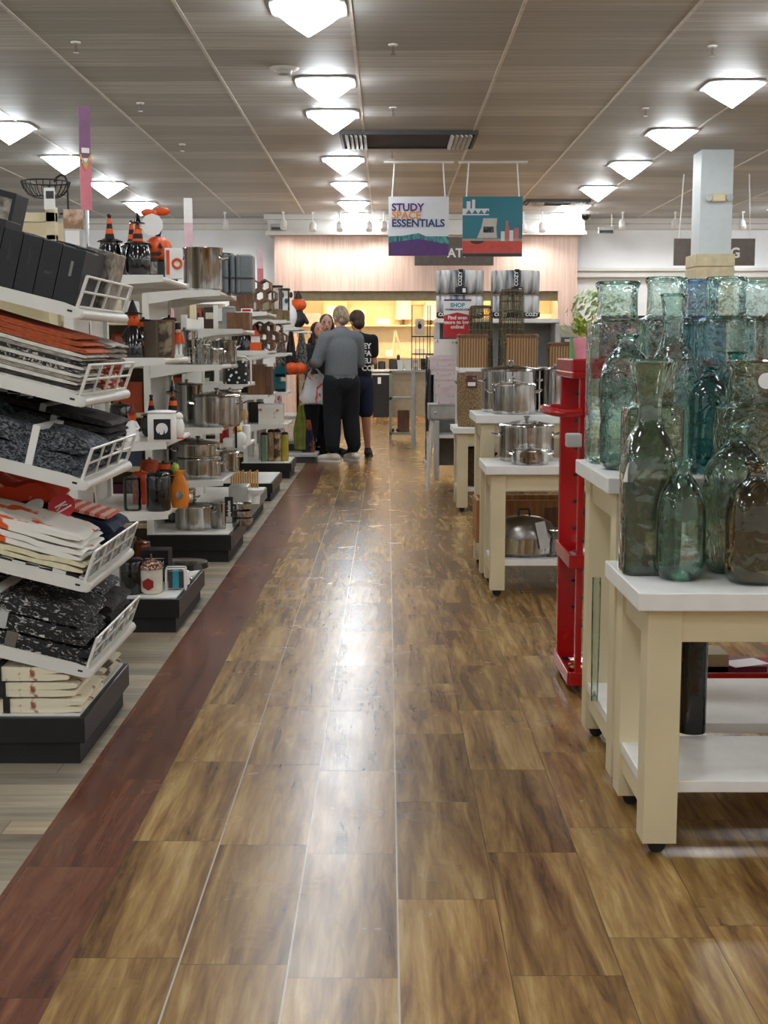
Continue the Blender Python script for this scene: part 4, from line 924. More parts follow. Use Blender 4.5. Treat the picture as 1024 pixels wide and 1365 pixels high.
# ================= FOURTH BAY (low grey plate) =================
u4s = [ZV(597, 9.1), 1.02, 1.4]
endcap('white endcap shelves with kitchen crocks and a wooden spoon', 9.1, 9.95, XS, 1.5, [(z, .38, 0, .85) for z in u4s], D=.38)
t = thing('display_plinth', 'pale grey low plinth carrying white ceramic bowls', 'plinth', (-.955, 9.1, 0))
MB().box(-.7, 0, 0, 1.3, .09, .17).build('box', GREY, t, bevel=.003); MB().box(-.69, -.01, .01, 1.29, .17, .176).build('white_deck', WHITE, t); MB().box(-.7, -.03, .02, 1.28, 0, .09).build('toe_kick', BLACK, t)
za = u4s[0]+.001
t = thing('chick_ornament', 'white ceramic chick jar with yellow orange crest', 'ornament', (PX(318, 9.2), 9.2, za))
MB().ell((0, 0, .055), .05, .045, .055).build('body', PAPER, t); MB().ell((-.01, 0, .115), .03, .028, .02).ell((-.03, 0, .1), .02, .02, .014).build('crest', plain('chick_yellow', (236, 190, 50), .4), t); MB().ell((-.035, -.01, .12), .012, .01, .02).build('comb', ORANGE, t)
canister('tall white utensil crock holding the wooden spoon', PX(327, 9.35), 9.36, za, .03, .15, PAPER, name='utensil_crock', cat='crock', knob=False)
t = thing('wooden_spoon', 'big wooden spoon standing up from the white crock', 'spoon', (PX(325, 9.3), 9.3, za+.15))
MB().ell((0, 0, .07), .027, .012, .042).tube([(0, 0, -.0), (0, 0, .04)], .007).build('spoon', plain('beech', (196, 160, 112), .5), t)
carton('butter_dish', 'small white rectangular dish left of the chick jar', 'dish', PX(302, 9.15), 9.15, za, .07, .1, .06, PAPER, bev=.008)
t = thing('hanging_strap', 'long black product strip hanging from the crock shelf', 'tag', (PX(313, 9.08), 9.075, 0)); MB().box(-.008, .008, 0, .003, .585, .76).build('strip', BLACK, t)
dk4 = .177
carton('bowl_box', 'white square serving dish on the pale grey plinth', 'dish', PX(315, 9.3), 9.3, dk4, .14, .2, .12, plain('eggshell', (204, 202, 194), .4), bev=.01)
t = thing('ceramic_bowl', 'small white footed bowl on the square serving dish edge', 'bowl', (PX(338, 9.25), 9.25, dk4)); MB().lathe([(.03, 0), (.035, .06), (.05, .075), (.055, .1), (.05, .105), (.03, .1), (.003, .095)], 26).build('bowl', PAPER, t)
KN = []
for k in range(12):
    t = thing('wooden_utensil', 'x', 'utensil', (PX(306+3.2*k, 10.0), 10.0, dk4), group='honey wooden handles standing in a row on the pale plinth'); t['label'] = 'honey wooden handle in the row standing behind the white serving dish'
    MB().tube([(0, 0, 0), (0, 0, .15+.01*(k % 3))], [.006, .008], 8).build('handle', plain('honey_handle', (206, 156, 76), .4), t)
# ================= FIFTH BAY =================
u5s = [ZV(v, 10.8) for v in (416, 468, 527)]
endcap('white endcap shelves with wooden racks and an orange kettle', 10.8, 11.7, XS, 1.62, [(z, .4, 0, .9) for z in u5s], D=.38)
plinth('short black plinth with white deck, fourth along the aisle edge', 10.9, 11.9, -.955, .15, .6)
z1, z2, z3 = [z+.001 for z in u5s]
def hexrack(lab, x, y, z, r, rows, cols, mat):
    t = thing('hexagon_rack', lab, 'rack', (x, y, z)); m = MB()
    for i in range(rows):
        for j in range(cols):
            cx = (j-(cols-1)/2)*r*1.75+(r*.87 if i % 2 else 0); cz = r+i*r*1.5
            for k in range(6):
                a0, a1 = R(90+60*k), R(150+60*k)
                p = [(cx+q*cos(a), cz+q*sin(a)) for q, a in ((r, a0), (r, a1), (r*.72, a1), (r*.72, a0))]
                m.prism(p, 0, .2)
    m.build('cells', mat, t); return t
hexrack('brown hexagon cell wine rack beside the grey cases, top shelf', PX(346, 10.95), 10.95, z1, .055, 3, 2, BROWN)
carton('utensil_box', 'small white and red carton under the hexagon rack', 'box', PX(330, 10.9), 10.86, z1, .09, .05, .03, PAPER, RED)
t = thing('kettle', 'black gooseneck kettle with round handle beside the orange figure', 'kettle', (PX(325, 10.9), 10.95, z2))
MB().lathe([(.07, 0), (.075, .03), (.05, .12), (.04, .15), (.003, .16)], 24).build('body', BLKG, t); MB().tube([(-.04, 0, .13), (-.03, 0, .22), (.03, 0, .24), (.07, 0, .2), (.075, 0, .1)], .01, 8).build('handle', BLACK, t)
t = thing('house_ornament', 'small orange red house-shaped ornament with chimney', 'ornament', (PX(340, 10.88), 10.9, z2))
MB().box(-.045, .045, 0, .07, 0, .07).prism([(-.05, .12), (.05, .12), (0, .17)], 0, .07).build('body', ORANGE, t, bevel=.003); MB().box(-.035, .035, .01, .06, .07, .12).build('waist', PAPER, t); MB().cyl((0, .03, .16), .01, .03, 8).build('chimney', RED, t)
hexrack('brown hexagon rack on the second shelf of the wooden goods bay', PX(352, 11.2), 11.2, z2, .05, 3, 2, BROWN)
for k, (u, w_, h_, mm, lb) in enumerate([(342, .14, .25, BROWN, 'large brown wooden crate box with burnt print'), (356, .07, .23, plain('walnut_board', (92, 60, 36), .6), 'narrow walnut box right of the crate')]):
    carton('wooden_box', lb+', wooden goods bay', 'box', PX(u, 10.95), 10.9+.03*k, z3, w_, .2, h_, mm, BROWN, (.15, .85, .3, .8))
t = thing('dotted_bag', 'black bag with white dots held in a white frame', 'bag', (PX(315, 9.3), 9.3, u4s[1]+.001)); MB().lathe([(.08, 0), (.085, .08), (.07, .16)], 20, n=4, sy=.7).build('bag', two('black_dots', (230, 228, 222), (18, 18, 20), 30, .6, lo=.26, hi=.3, kind='vor'), t); MB().tube([(.1, 0, 0), (.1, 0, .16), (.06, 0, .19), (-.02, 0, .19)], .008, 8).build('white_frame', WHITE, t)
carton('printed_box', 'dark printed carton on the third crock shelf', 'box', PX(318, 9.3), 9.3, u4s[2]+.001, .16, .2, .12, BROWN)
t = carton('bread_tin', 'white lidded tin with brown leaf print on the aisle bay', 'tin', PX(360, 13.0), 12.98, ZV(567, 12.9)+.001, .24, .2, .2, two('tin_print', (236, 232, 222), (176, 120, 60), 9, .4, lo=.56, hi=.6), lid=PAPER)
# ================= SIXTH BAY =================
u6s = [ZV(v, 12.9) for v in (427, 471, 523, 566)]
endcap('white endcap shelves with pasta jars and printed tins, sixth bay', 12.9, 13.6, XS, 1.7, [(z, .4, 0, .7) for z in u6s], D=.38)
plinth('black plinth with tall green glass jars, last along the left', 12.85, 13.6, -.94, .15, .7)
z1, z2, z3, z4 = [z+.001 for z in u6s]
for k, (u, h_) in enumerate([(370, .32), (379, .3)]):
    t = thing('pasta_jar', ['tall clear pasta jar with black lid, left of the goose plush', 'second clear pasta jar, narrower, beside the goose plush'][k], 'jar', (PX(u, 13.05+.15*k), 13.05+.2*k, z1))
    MB().lathe([(.055, 0), (.055, h_)], 24).build('glass', G_CL, t); MB().lathe([(.05, .004), (.05, h_*.35)], 20).build('pasta', plain('pasta', (206, 160, 96), .7), t); MB().lathe([(.06, h_), (.06, h_+.02), (.003, h_+.02)], 24).build('lid', BLACK, t)
hexrack('small brown hexagon rack behind the orange ornament', PX(362, 13.3), 13.3, z2, .06, 3, 2, BROWN)
for k in range(2):
    carton('food_container', ['turquoise banded clear container, upper of two', 'turquoise banded clear container, lower of two'][k], 'container', PX(373, 12.98), 12.97, z3+(0.145 if k == 0 else 0), .12, .12, .14, G_CL, None); 
    t = bpy.context.scene.collection.objects[-1] if False else None
for k in range(2):
    carton('food_packet', ['teal packet inside the upper clear container', 'teal packet inside the lower clear container'][k], 'packet', PX(373, 12.98), 12.985, z3+(0.148 if k == 0 else .002), .1, .09, .1, TEAL, NAVY, (0, 1, .0, .3))
for k in range(4):
    mm = [G_GR, G_BR, two('spice_mix', (90, 60, 40), (206, 180, 140), 14, .5), plain('olive_oil', (176, 160, 60), .2)][k]
    canister(['green tinted storage jar, leftmost on the last black plinth', 'brown storage jar, second on the last black plinth', 'jar of mixed spices, third on the last black plinth', 'golden green oil jar, rightmost on the last black plinth'][k], PX([351, 360, 368, 378][k], 13.0), 13.0+.02*k, .157, .036, [.3, .33, .33, .3][k], mm, BLACK, name='storage_jar', cat='jar', knob=False, sq=4)
carton('cookbook_stand', 'white board stand left of the storage jars', 'stand', PX(345, 12.95), 13.2, .157, .08, .03, .34, PAPER)
# ================= SEVENTH BAY: plush and hanging goods =================
u7s = [ZV(437, 15.2)]
endcap('white endcap frame with goose plush on top and hanging novelties', 15.0, 15.9, -.97, 1.85, [(u7s[0], .5, 0, .9), (.5, .5, 0, .9)], D=.5, back=DGREY)
t = thing('goose_plush', 'white goose plush with orange scarf and black eyes', 'plush toy', (PX(384, 15.15), 15.15, u7s[0]+.001))
MB().ell((0, 0, .13), .11, .09, .15).ell((-.01, 0, .27), .06, .06, .09).build('body', PAPER, t, remesh=.008, smooth_it=3); MB().ell((-.02, -.09, .14), .05, .03, .03).build('scarf', ORANGE, t); MB().ell((-.01, -.06, .3), .02, .02, .03).build('beak', BLACK, t)
for sx in (-1, 1): MB().ell((-.01+sx*.05, 0, .37), .02, .015, .035).build('ear', BLACK, t)
t = thing('pumpkin_plush', 'orange pumpkin-headed plush doll right of the goose', 'plush toy', (PX(398, 15.2), 15.22, u7s[0]+.001))
MB().limb([(0, 0, .08), (0, 0, .16)], [.08, .06]).build('body', BLACK, t); pumpkin(MB(), (0, 0, .26), .095).build('pumpkin_head', ORANGE, t); MB().lathe([(.05, .33), (.04, .36), (.003, .42)], 14).build('hat', BLACK, t)
for sx in (-1, 1): MB().limb([(sx*.05, 0, .14), (sx*.1, -.02, .06)], [.03, .025], 8).build('arm', BLACK, t)
# hooks with hanging novelties facing the aisle
hk = thing('hook_rail', 'white metal hook rail under the goose plush shelf', 'rail', (-.95, 15.0, 0))
MB().tube([(-.32, 0, 1.45), (.1, 0, 1.45)], .012, 8).tube([(-.32, 0, 1.45), (-.32, .15, 1.45)], .012, 8).build('rail', SHELF, hk)
for k in range(4): MB().tube([(-.3+.12*k, 0, 1.45), (-.3+.12*k, -.06, 1.44), (-.3+.12*k, -.07, 1.4)], .006, 6).build('hook', SHELF, hk)
def drape(name, lab, cat, x, y, ztop_, w_, h_, mat, d=.05, n=3):
    t = thing(name, lab, cat, (x, y, ztop_-h_)); m = MB(); seg = 12; rows_ = 8; vs = []
    for i in range(rows_+1):
        zz = h_*(1-i/rows_); sp = w_/2*(.35+.65*min(1, (i/rows_)*1.8))
        for k in range(seg*2):
            a = 2*pi*k/(seg*2); vs.append((sp*cos(a)*(1+.08*sin(n*a+i)), d*sin(a)*(1+.4*sin(n*2*a)), zz))
    fs = [(i*24+k, i*24+(k+1) % 24, (i+1)*24+(k+1) % 24, (i+1)*24+k) for i in range(rows_) for k in range(24)]+[tuple(range(24)), tuple(range(rows_*24+23, rows_*24-1, -1))]
    m.add(vs, fs).build('cloth', mat, t); return t
for k, (u, v0, w_, h_, mm, lb) in enumerate([(375, 440, .12, .5, BWP, 'black and white hanging doll, leftmost under the rail'), (388, 442, .12, .48, DKC, 'black hanging costume with pale legs, second under the rail'), (402, 444, .14, .45, BWP, 'black and pale hanging doll near the woman'), (370, 520, .14, .6, two('pink_dot_apron', (180, 70, 80), (226, 200, 196), 30, .8, kind='vor', lo=.3, hi=.36), 'pale apron with pink dots hanging below'), (400, 540, .16, .5, plain('olive_cloth', (120, 128, 48), .8, 0, .2), 'olive green bag hanging beside the plastic bag'), (410, 560, .14, .45, two('orange_navy', (30, 30, 60), (190, 100, 50), 5, .8), 'navy and orange pennant hanging low')]):
    drape('hanging_novelty', lb, 'hanging toy', PX(u, 14.85), 14.83+.01*k, ZV(v0, 14.85), w_, h_, mm)
for k, u in enumerate((389, 399)):
    t = thing('pumpkin_bag', ['orange pumpkin lantern hanging left', 'orange pumpkin lantern hanging right'][k]+' of the two by the woman', 'lantern', (PX(u, 14.7), 14.7, ZV(502, 14.7))); pumpkin(MB(), (0, 0, .09), .085).build('pumpkin', ORANGE, t); MB().tube([(-.06, 0, .14), (0, 0, .24), (.06, 0, .14)], .005, 6).build('strap', BLACK, t)
for k, (x0, y, hh, dd) in enumerate([(-.78, 14.6, .1, .5), (-.84, 15.2, .2, .6)]):
    t = thing('display_plinth', ['low grey step plinth below the hanging novelties', 'upper grey step plinth behind the low one'][k], 'plinth', (x0, y, 0)); MB().box(-.5, 0, 0, dd, hh-.03, hh).build('deck', LGREY, t, bevel=.003); MB().box(-.48, -.02, .02, dd-.02, 0, hh-.03).build('base', DGREY, t)
# ================= GLASSWARE =================
def bottle(name, lab, u, vb, vt, wpx, zt, prof, sq, mat, tag=None, Y=None, extra=True, base=None):
    if Y is None:
        Y0 = fl(u, vb, zt)[1]; r = wpx/2*Y0/1750; Y = Y0+r
    r = wpx/2*Y/1750; h = ZV(vt, Y)-zt; x = XU(u, Y)
    t = thing(name, lab, 'vase' if name in ('glass_vase', 'glass_jar') else 'bottle', (x, Y, zt), 0)
    # densify profile with smooth interpolation
    P = []
    for i in range(len(prof)-1):
        p0 = prof[max(i-1, 0)]; p1 = prof[i]; p2 = prof[i+1]; p3 = prof[min(i+2, len(prof)-1)]
        for k in range(4):
            q = k/4; P.append(tuple(.5*((2*p1[j])+(-p0[j]+p2[j])*q+(2*p0[j]-5*p1[j]+4*p2[j]-p3[j])*q*q+(-p0[j]+3*p1[j]-3*p2[j]+p3[j])*q**3) for j in (0, 1)))
    P.append(prof[-1]); P = [(max(.03, a)*r, max(0, b)*h) for a, b in P]
    m = MB(); m.capt = False; m.lathe(P, 40, n=sq).build('body', mat, t, ang=80)
    rt, ht = P[-1]
    if sq == 2: MB().torus((0, 0, ht), rt, r*.05, 36, 8).build('rim', base or mat, t)
    else: MB().torus((0, 0, ht), rt*1.0, r*.045, 36, 8).build('rim', base or mat, t)
    b = MB(); rb = P[3][0]*.8 if len(P) > 3 else r*.8
    b.lathe([(rb, .004), (rb*1.02, .012), (rb*.7, .016), (rb*.3, .026), (.003, .03)], 32, n=sq).build('thick_base', base or mat, t, ang=80)
    if tag:
        s, tz, kind = tag
        rr = r*.62 if kind == 'round' else 0
        if kind == 'round': MB().lathe([(.021, 0), (.021, .0015)], 24, M=Matrix.Translation((s*r, -r*.85, tz*h)) @ Matrix.Rotation(pi/2, 4, 'X')).build('round_tag', PAPER, t)
        else:
            MB().prism([(-.012, -.06), (.014, -.056), (.016, -.012), (.004, 0), (-.01, -.01)], -.001, .001, M=Matrix.Translation((s*r, -r*.8, tz*h)) @ Matrix.Rotation(R(12), 4, 'Y')).box(-.008, .01, -.0015, -.001, -.045, -.042, M=Matrix.Translation((s*r, -r*.8, tz*h))).build('paper_tag', PAPER, t)
    return t
jug = [(.62, 0), (.86, .04), (1, .14), (1, .3), (1, .5), (.97, .61), (.86, .72), (.62, .81), (.38, .87), (.32, .93), (.4, .98), (.4, 1)]
tallflare = [(.95, 0), (1, .02), (.98, .2), (1, .4), (1, .5), (.92, .57), (.72, .64), (.52, .69), (.44, .74), (.43, .8), (.52, .87), (.67, .94), (.77, .985), (.77, 1)]
widejar = [(.92, 0), (1, .02), (1, .3), (1, .6), (.99, .76), (.9, .785), (.7, .8), (.66, .84), (.66, .95), (.73, .985), (.73, 1)]
longneck = [(.85, 0), (1, .05), (1, .3), (.98, .5), (.8, .62), (.55, .71), (.42, .79), (.43, .9), (.5, .985), (.5, 1)]
demi = [(.7, 0), (.9, .03), (1, .12), (1, .5), (1, .66), (.9, .78), (.6, .87), (.36, .92), (.31, .96), (.42, .985), (.42, 1)]
z1, z2 = .6805, .9105
bottle('glass_bottle', 'tall square-bodied smoky green bottle with flared mouth, front left on the low table', 868, 768, 480, 70, z1, tallflare, 5, G_SM, (-.75, .54, 'slip'), base=G_GR)
bottle('glass_bottle', 'small green glass jug with short neck, second from the left on the low table', 915, 777, 613, 66, z1, jug, 2, G_GR)
bottle('glass_bottle', 'wide aqua green jug with round shoulders between small green jug and brown one', 985, 768, 567, 84, z1, jug, 2.6, G_AQ)
bottle('glass_bottle', 'brown tinted glass jug at the right edge of the low table', 1016, 783, 618, 80, z1, jug, 2.4, G_BR)
bottle('glass_jar', 'olive glass square jar with wide neck and round white tag at the right edge', 1004, 752, 482, 86, z1, widejar, 6, G_OL, (.2, .91, 'round'), Y=3.545)
bottle('glass_jar', 'olive glass square jar with wide neck standing directly behind the flared bottle', 872, 752, 482, 76, z1, widejar, 6, G_OL, None, Y=3.56)
bottle('glass_bottle', 'clear aqua demijohn with round tag at the left front of the tall table', 836, 628, 447, 68, z2, demi, 2, G_AQ, (.55, .62, 'round'), base=G_GR)
bottle('glass_bottle', 'long-necked aqua bottle with white paper tag, tallest slender one on the tall table', 897, 624, 393, 66, z2, longneck, 2.3, G_AQ, (-.5, .6, 'slip'), Y=3.86)
bottle('glass_bottle', 'small dark teal bottle with embossed shoulders on the tall table', 947, 625, 489, 52, z2, demi, 3, G_TL, Y=3.8)
bottle('glass_bottle', 'teal green bottle overlapping the small dark teal one on its right', 984, 622, 470, 62, z2, jug, 2, G_TL, Y=3.88)
bottle('glass_jar', 'big square aqua jar at the far left back of the tall table', 822, 619, 377, 74, z2, widejar, 6, G_AQ, Y=4.19, base=G_GR)
bottle('glass_jar', 'big square aqua jar second from left in the back row of the tall table', 886, 619, 371, 68, z2, widejar, 6, G_AQ, Y=4.12)
bottle('glass_jar', 'pale blue glass jar in the back row beside the long neck', 933, 619, 374, 60, z2, widejar, 6, G_BL, Y=4.18, base=G_BL)
bottle('glass_jar', 'big square pale aqua jar with wide mouth in the back row near the right', 966, 619, 371, 70, z2, widejar, 6, G_AQ, Y=4.03)
bottle('glass_jar', 'pale clear green jar at the right end of the back row', 1010, 619, 375, 66, z2, widejar, 6, G_AQ, Y=4.2)
bottle('glass_vase', 'dark amber glass cylinder vase standing under the near table', 937, 980, 835, 38, .1905, [(.95, 0), (1, .03), (1, .5), (1, .97), (1, 1)], 2, G_DK)
bottle('glass_vase', 'tall narrow clear glass vase between the legs under the tall table', 802, 952, 770, 12, .1905, [(.8, 0), (.9, .3), (1, .7), (1, 1)], 2, G_SM, Y=3.95)
# goods on red rack
zr = ZV(905, 4.85)+.0125
for k, (u, w_, hh, mm, lb) in enumerate([(985, .26, .03, plain('plum_box', (96, 24, 48), .5), 'plum coloured flat box on the lowest red rack shelf'), (965, .08, .075, plain('khaki_box', (150, 132, 96), .5), 'small khaki carton on the lowest red rack shelf')]):
    carton('flat_box', lb, 'box', XU(u, 4.95), 4.88, zr, w_, .16, hh, mm)
t = thing('brochure', 'white leaflet lying on the plum box', 'leaflet', (XU(1005, 4.95), 4.93, zr+.0305), .4); MB().box(-.08, .08, -.05, .05, 0, .002).build('paper', PAPER, t)
t = thing('brass_faucet', 'brass hook and bell set at the left of the lowest red rack shelf', 'ornament', (.735, 4.95, zr))
MB().lathe([(.035, 0), (.038, .01), (.012, .02), (.01, .045), (.02, .055), (.004, .07)], 16).torus((0, 0, .015), .04, .006).build('bell', GOLD, t)
zr2 = ZV(752, 4.85)+.0125
for k in range(3):
    t = thing('magazine', ['lowest magazine on the middle red rack shelf', 'middle magazine on the middle red rack shelf', 'top magazine with white corner on the middle red rack shelf'][k], 'magazine', (.85+.02*k, 4.95, zr2+.008*k), .1*k); MB().box(-.14, .14, -.1, .1, 0, .006).build('cover', [GREY, plain('maroon_cover', (120, 40, 50), .4), PAPER][k], t)
carton('price_label', 'grey plastic box clipped on the red rack post', 'label holder', XU(767, 4.72), 4.70, ZV(596, 4.72), .055, .045, .05, LGREY, bev=.006)
# ================= POTS ON THE RIGHT =================
pot('polished stock pot with lid on the low table beyond the red rack', XU(704, 6.96), 6.97, .681, .145, .185, hang=.72)
pot('low wide steel pan in front of the stock pot on the low table', XU(709, 6.72), 6.725, .681, .095, .07, lid=True, knob=False, name='casserole')
pot('largest stock pot with glass dome lid on the tall table down the aisle', XU(681, 7.57), 7.575, .911, .165, .235, glasslid=True)
pot('medium lidless stock pot standing in front of the largest one', XU(686, 7.29), 7.295, .911, .122, .16, lid=True)
pot('stock pot at the right, next to the red rack top', XU(741, 7.55), 7.56, .911, .085, .24, lid=True)
t = thing('roasting_pan', 'steel domed roaster with top handle on the lower shelf of the low table', 'roaster', (XU(702, 6.85), 6.86, .191))
MB().lathe([(.9*.13, 0), (.14, .02), (.145, .1)], 32, sx=1.25).build('base_pan', STEEL, t); MB().lathe([(.147, .1), (.145, .12), (.12, .17), (.07, .2), (.003, .21)], 32, sx=1.22).build('dome_lid', STEELD, t)
MB().tube([(-.03, 0, .205), (-.025, 0, .24), (.025, 0, .24), (.03, 0, .205)], .006, 8).build('top_handle', BLACK, t)
MB().box(.08, .13, -.15, -.12, .03, .17, M=Matrix.Rotation(R(-12), 4, 'Y')).build('paper_sleeve', LGREY, t)
t = thing('wooden_crate', 'honey coloured wooden crate on the lower shelf behind the roaster', 'crate', (XU(638, 7.2), 7.26, .191))
MB().box(0, .8, 0, .02, 0, .24).box(0, .8, .28, .3, 0, .24).box(0, .02, .02, .28, 0, .24).box(.78, .8, .02, .28, 0, .24).box(.02, .78, .02, .28, 0, .015).build('boards', OAK, t, bevel=.002)
MB().box(.38, .76, -.006, -.0005, .03, .2).build('dark_panel', BROWN, t)
t = thing('glass_bowl', 'clear glass canister right of the roaster on the lower shelf', 'canister', (XU(742, 6.8), 6.8, .191)); MB().lathe([(.04, 0), (.045, .14)], 24).build('body', G_CL, t); MB().torus((0, 0, .14), .045, .004).build('rim', STEEL, t)
# ================= BASKETS, HAMPERS, THROWS =================
def basket(name, lab, x, y, z, r, h, mat, lid=None, taper=.9, tag=False, sq=2):
    t = thing(name, lab, 'basket' if 'hamper' not in name else 'hamper', (x, y, z))
    MB().lathe([(r*taper, 0), (r*.97, h*.2), (r, h*.9), (r*.98, h), (r*.93, h), (r*.9, h*.3), (r*.8, .02), (.004, .02)], 32, n=sq).build('body', mat, t)
    for s in (-1, 1): MB().tube([(s*r*.97, -r*.25, h*.8), (s*r*1.1, -r*.18, h*.84), (s*r*1.1, r*.18, h*.84), (s*r*.97, r*.25, h*.8)], .008, 6).build('handle', mat, t)
    if lid: MB().lathe([(r*1.04, h), (r*1.04, h+.02), (r*.95, h+.03), (.004, h+.03)], 32, n=sq).build('lid', lid, t)
    if tag: MB().box(-.03, .05, -r*1.03-.003, -r*1.03, h*.72, h*.95).build('brown_tag', plain('tag_maroon', (92, 44, 44), .5), t); MB().box(-.02, .04, -r*1.03-.005, -r*1.03-.003, h*.76, h*.83).build('white_strip', PAPER, t)
    return t
basket('seagrass_basket', 'tall seagrass basket with maroon tag on the furthest low table', XU(627, 10.3), 10.36, .661, .1, .42, WICK, tag=True)
basket('seagrass_basket', 'dark woven basket on the lower shelf of the furthest low table', XU(640, 10.35), 10.4, .191, .13, .3, plain('dark_weave', (88, 66, 44), .9, 0, .25, 80, 1))
rs = thing('display_riser', 'pale display riser carrying bamboo hampers and wire domes', 'display stand', (.6, 10.95, 0))
MB().box(0, 1.9, 0, .62, 1.08, 1.11).build('top', WHITE, rs, bevel=.003); MB().box(.02, 1.88, .03, .05, .1, 1.07).build('front_panel', plain('riser_cream', (214, 204, 182), .5), rs)
for x, y in ((.0, .0), (1.85, 0), (0, .57), (1.85, .57)): MB().box(x, x+.05, y, y+.05, 0, 1.08).build('leg', WHITE, rs)
for k, (u, w_, h_) in enumerate([(630, .125, .25), (696, .13, .25), (749, .11, .18)]):
    basket('bamboo_hamper', ['bamboo slat hamper above the seagrass basket', 'bamboo slat hamper behind the largest stock pot lid', 'shorter bamboo hamper left of the big glass jars'][k], XU(u, 11.12), 11.14, 1.111, w_, h_, BAMB, BROWN, taper=.98, sq=7)
def wiredome(lab, x, y, z, r, h):
    t = thing('wire_cloche', lab, 'wire basket', (x, y, z)); m = MB()
    for k in range(18):
        a = 2*pi*k/18; m.tube([(r*cos(a), r*sin(a), 0), (r*.95*cos(a), r*.95*sin(a), h*.9), (r*.8*cos(a), r*.8*sin(a), h)], .003, 5)
    for q in range(9): m.torus((0, 0, h*q/8.2), r*(1-.05*q/8), .0035, 24, 5)
    m.torus((0, 0, h), r*.8, .004, 24, 5); m.build('wire_body', plain('antique_wire', (104, 92, 72), .5, .5), t); MB().lathe([(r*.9, .002), (r*.86, h*.97)], 24).build('mesh_liner', glass('mesh_liner', (226, 220, 204), (170, 158, 132), .3, 60, .3, 0.0), t)
    return t
wiredome('tall antique wire mesh bin left, behind the red offer sign', XU(641, 11.4), 11.42, 1.111, .105, .52)
wiredome('tallest wire mesh bin with rounded top in front of the right throw', XU(682, 11.4), 11.43, 1.111, .11, .66)
tw = thing('shelving_stand', 'white stand carrying two striped faux fur throws', 'shelving unit', (.47, 12.8, 0)); zt_ = ZV(425, 12.9)
MB().box(0, 1.2, 0, .5, zt_-.04, zt_).build('top_shelf', WHITE, tw, bevel=.003)
for x in (0.0, 1.16): MB().box(x, x+.04, .02, .48, 0, zt_-.04).build('side_panel', LGREY, tw)
MB().box(.04, 1.16, .4, .42, .1, zt_-.04).build('back_panel', GREY, tw); MB().box(.04, 1.16, .03, .4, .9, .93).box(.04, 1.16, .03, .4, .4, .43).build('shelf', WHITE, tw)
for k, u in enumerate((613, 687)):
    x = XU(u, 12.9)
    for q in range(2):
        t = thing('fur_throw', [['upper', 'lower'][1-q]+' striped grey faux fur throw in the ', ''][0]+['left', 'right'][k]+' stack', 'throw', (x, 12.84, zt_+.001+.24*q))
        m = MB(); hh = .232; W_ = .225
        vs = []; seg = 10; NX = 12
        for i in range(NX+1):
            xx = -W_+2*W_*i/NX; s_ = 1-.06*(abs(i-NX/2)/(NX/2))**4
            for a_ in range(16):
                th = 2*pi*a_/16; vs.append((xx, .16+.155*s_*(abs(cos(th))**.6)*(1 if cos(th) > 0 else -1)+.004*sin(9*xx*7), max(0, hh/2+hh/2*s_*(abs(sin(th))**.6)*(1 if sin(th) > 0 else -1))))
        fs = [(i*16+a_, i*16+(a_+1) % 16, (i+1)*16+(a_+1) % 16, (i+1)*16+a_) for i in range(NX) for a_ in range(16)]+[tuple(reversed(range(16))), tuple(range(NX*16, NX*16+16))]
        m.add(vs, fs).build('fur', FURS, t, ang=80)
        MB().box(-W_-.003, W_+.003, -.004, -.001, .015, .06).build('black_band', BLACK, t) if q == 0 else MB().box(-.05, .06, -.004, -.001, .0, .06).box(-.02, .025, -.005, -.001, .06, hh).build('black_band', BLACK, t)
        if q == 1: text('COZY', .05, PAPER, t, (0.012, -.007, .14), (pi/2, R(-90), 0)); MB().box(.02, .05, -.006, -.0045, .01, .05).build('price_sticker', PAPER, t)
        else: text('COZY', .045, PAPER, t, (-.15, -.006, .025)); text('COZY', .045, PAPER, t, (.15, -.006, .025))
# desk with boxes
dz = .776
ds = thing('side_desk', 'small grey drawer table on splayed white legs at the aisle edge', 'desk', (.37, 11.68, 0)); 
MB().box(0, .34, 0, .42, dz-.14, dz).build('case', plain('desk_grey', (168, 166, 160), .4), ds, bevel=.004)
MB().box(.02, .32, -.008, -.0005, dz-.125, dz-.02).build('drawer', LGREY, ds).name; MB().ell((.06, -.015, dz-.07), .012).build('knob', WHITE, ds)
for x, y, dx, dy in ((.04, .04, -.05, -.04), (.3, .04, .04, -.04), (.04, .38, -.05, .04), (.3, .38, .04, .04)): MB().tube([(x+dx, y+dy, 0), (x, y, dz-.14)], [.011, .018], 10).build('leg', WHITE, ds)
zz = dz+.001
for k, (w_, h_, mm, lb) in enumerate([(.17, .15, PKD, 'small pink dotted storage box at the bottom of the stack'), (.2, .11, PKD, 'pink dotted storage box, second from the bottom'), (.25, .08, PKD, 'pink dotted storage box, third from the bottom'), (.27, .09, PKD, 'widest pink dotted storage box near the top of the stack')]):
    t = carton('storage_box', lb+' on the grey desk', 'box', .53-.015*(k > 1), 11.75, zz, w_-.012, .2, h_-.002, mm); MB().box(-w_/2-.003, w_/2+.003, -.008, .207, h_*.6, h_-.001).build('lid', plain('pale_pink_lid', (238, 218, 222), .5), t); zz += h_
t = carton('storage_box', 'white box with crimson flowers on top of the pink stack', 'box', .53, 11.75, zz, .22, .18, .145, FLOR); zz += .145
sx_, sz_ = at(610, 450, 11.6); _, st_ = at(610, 399, 11.6)
t = thing('offer_sign', 'red and white sign reading find even more to love online on a pole', 'sign', (sx_, 11.62, 0)); a = .12; H_ = st_-sz_
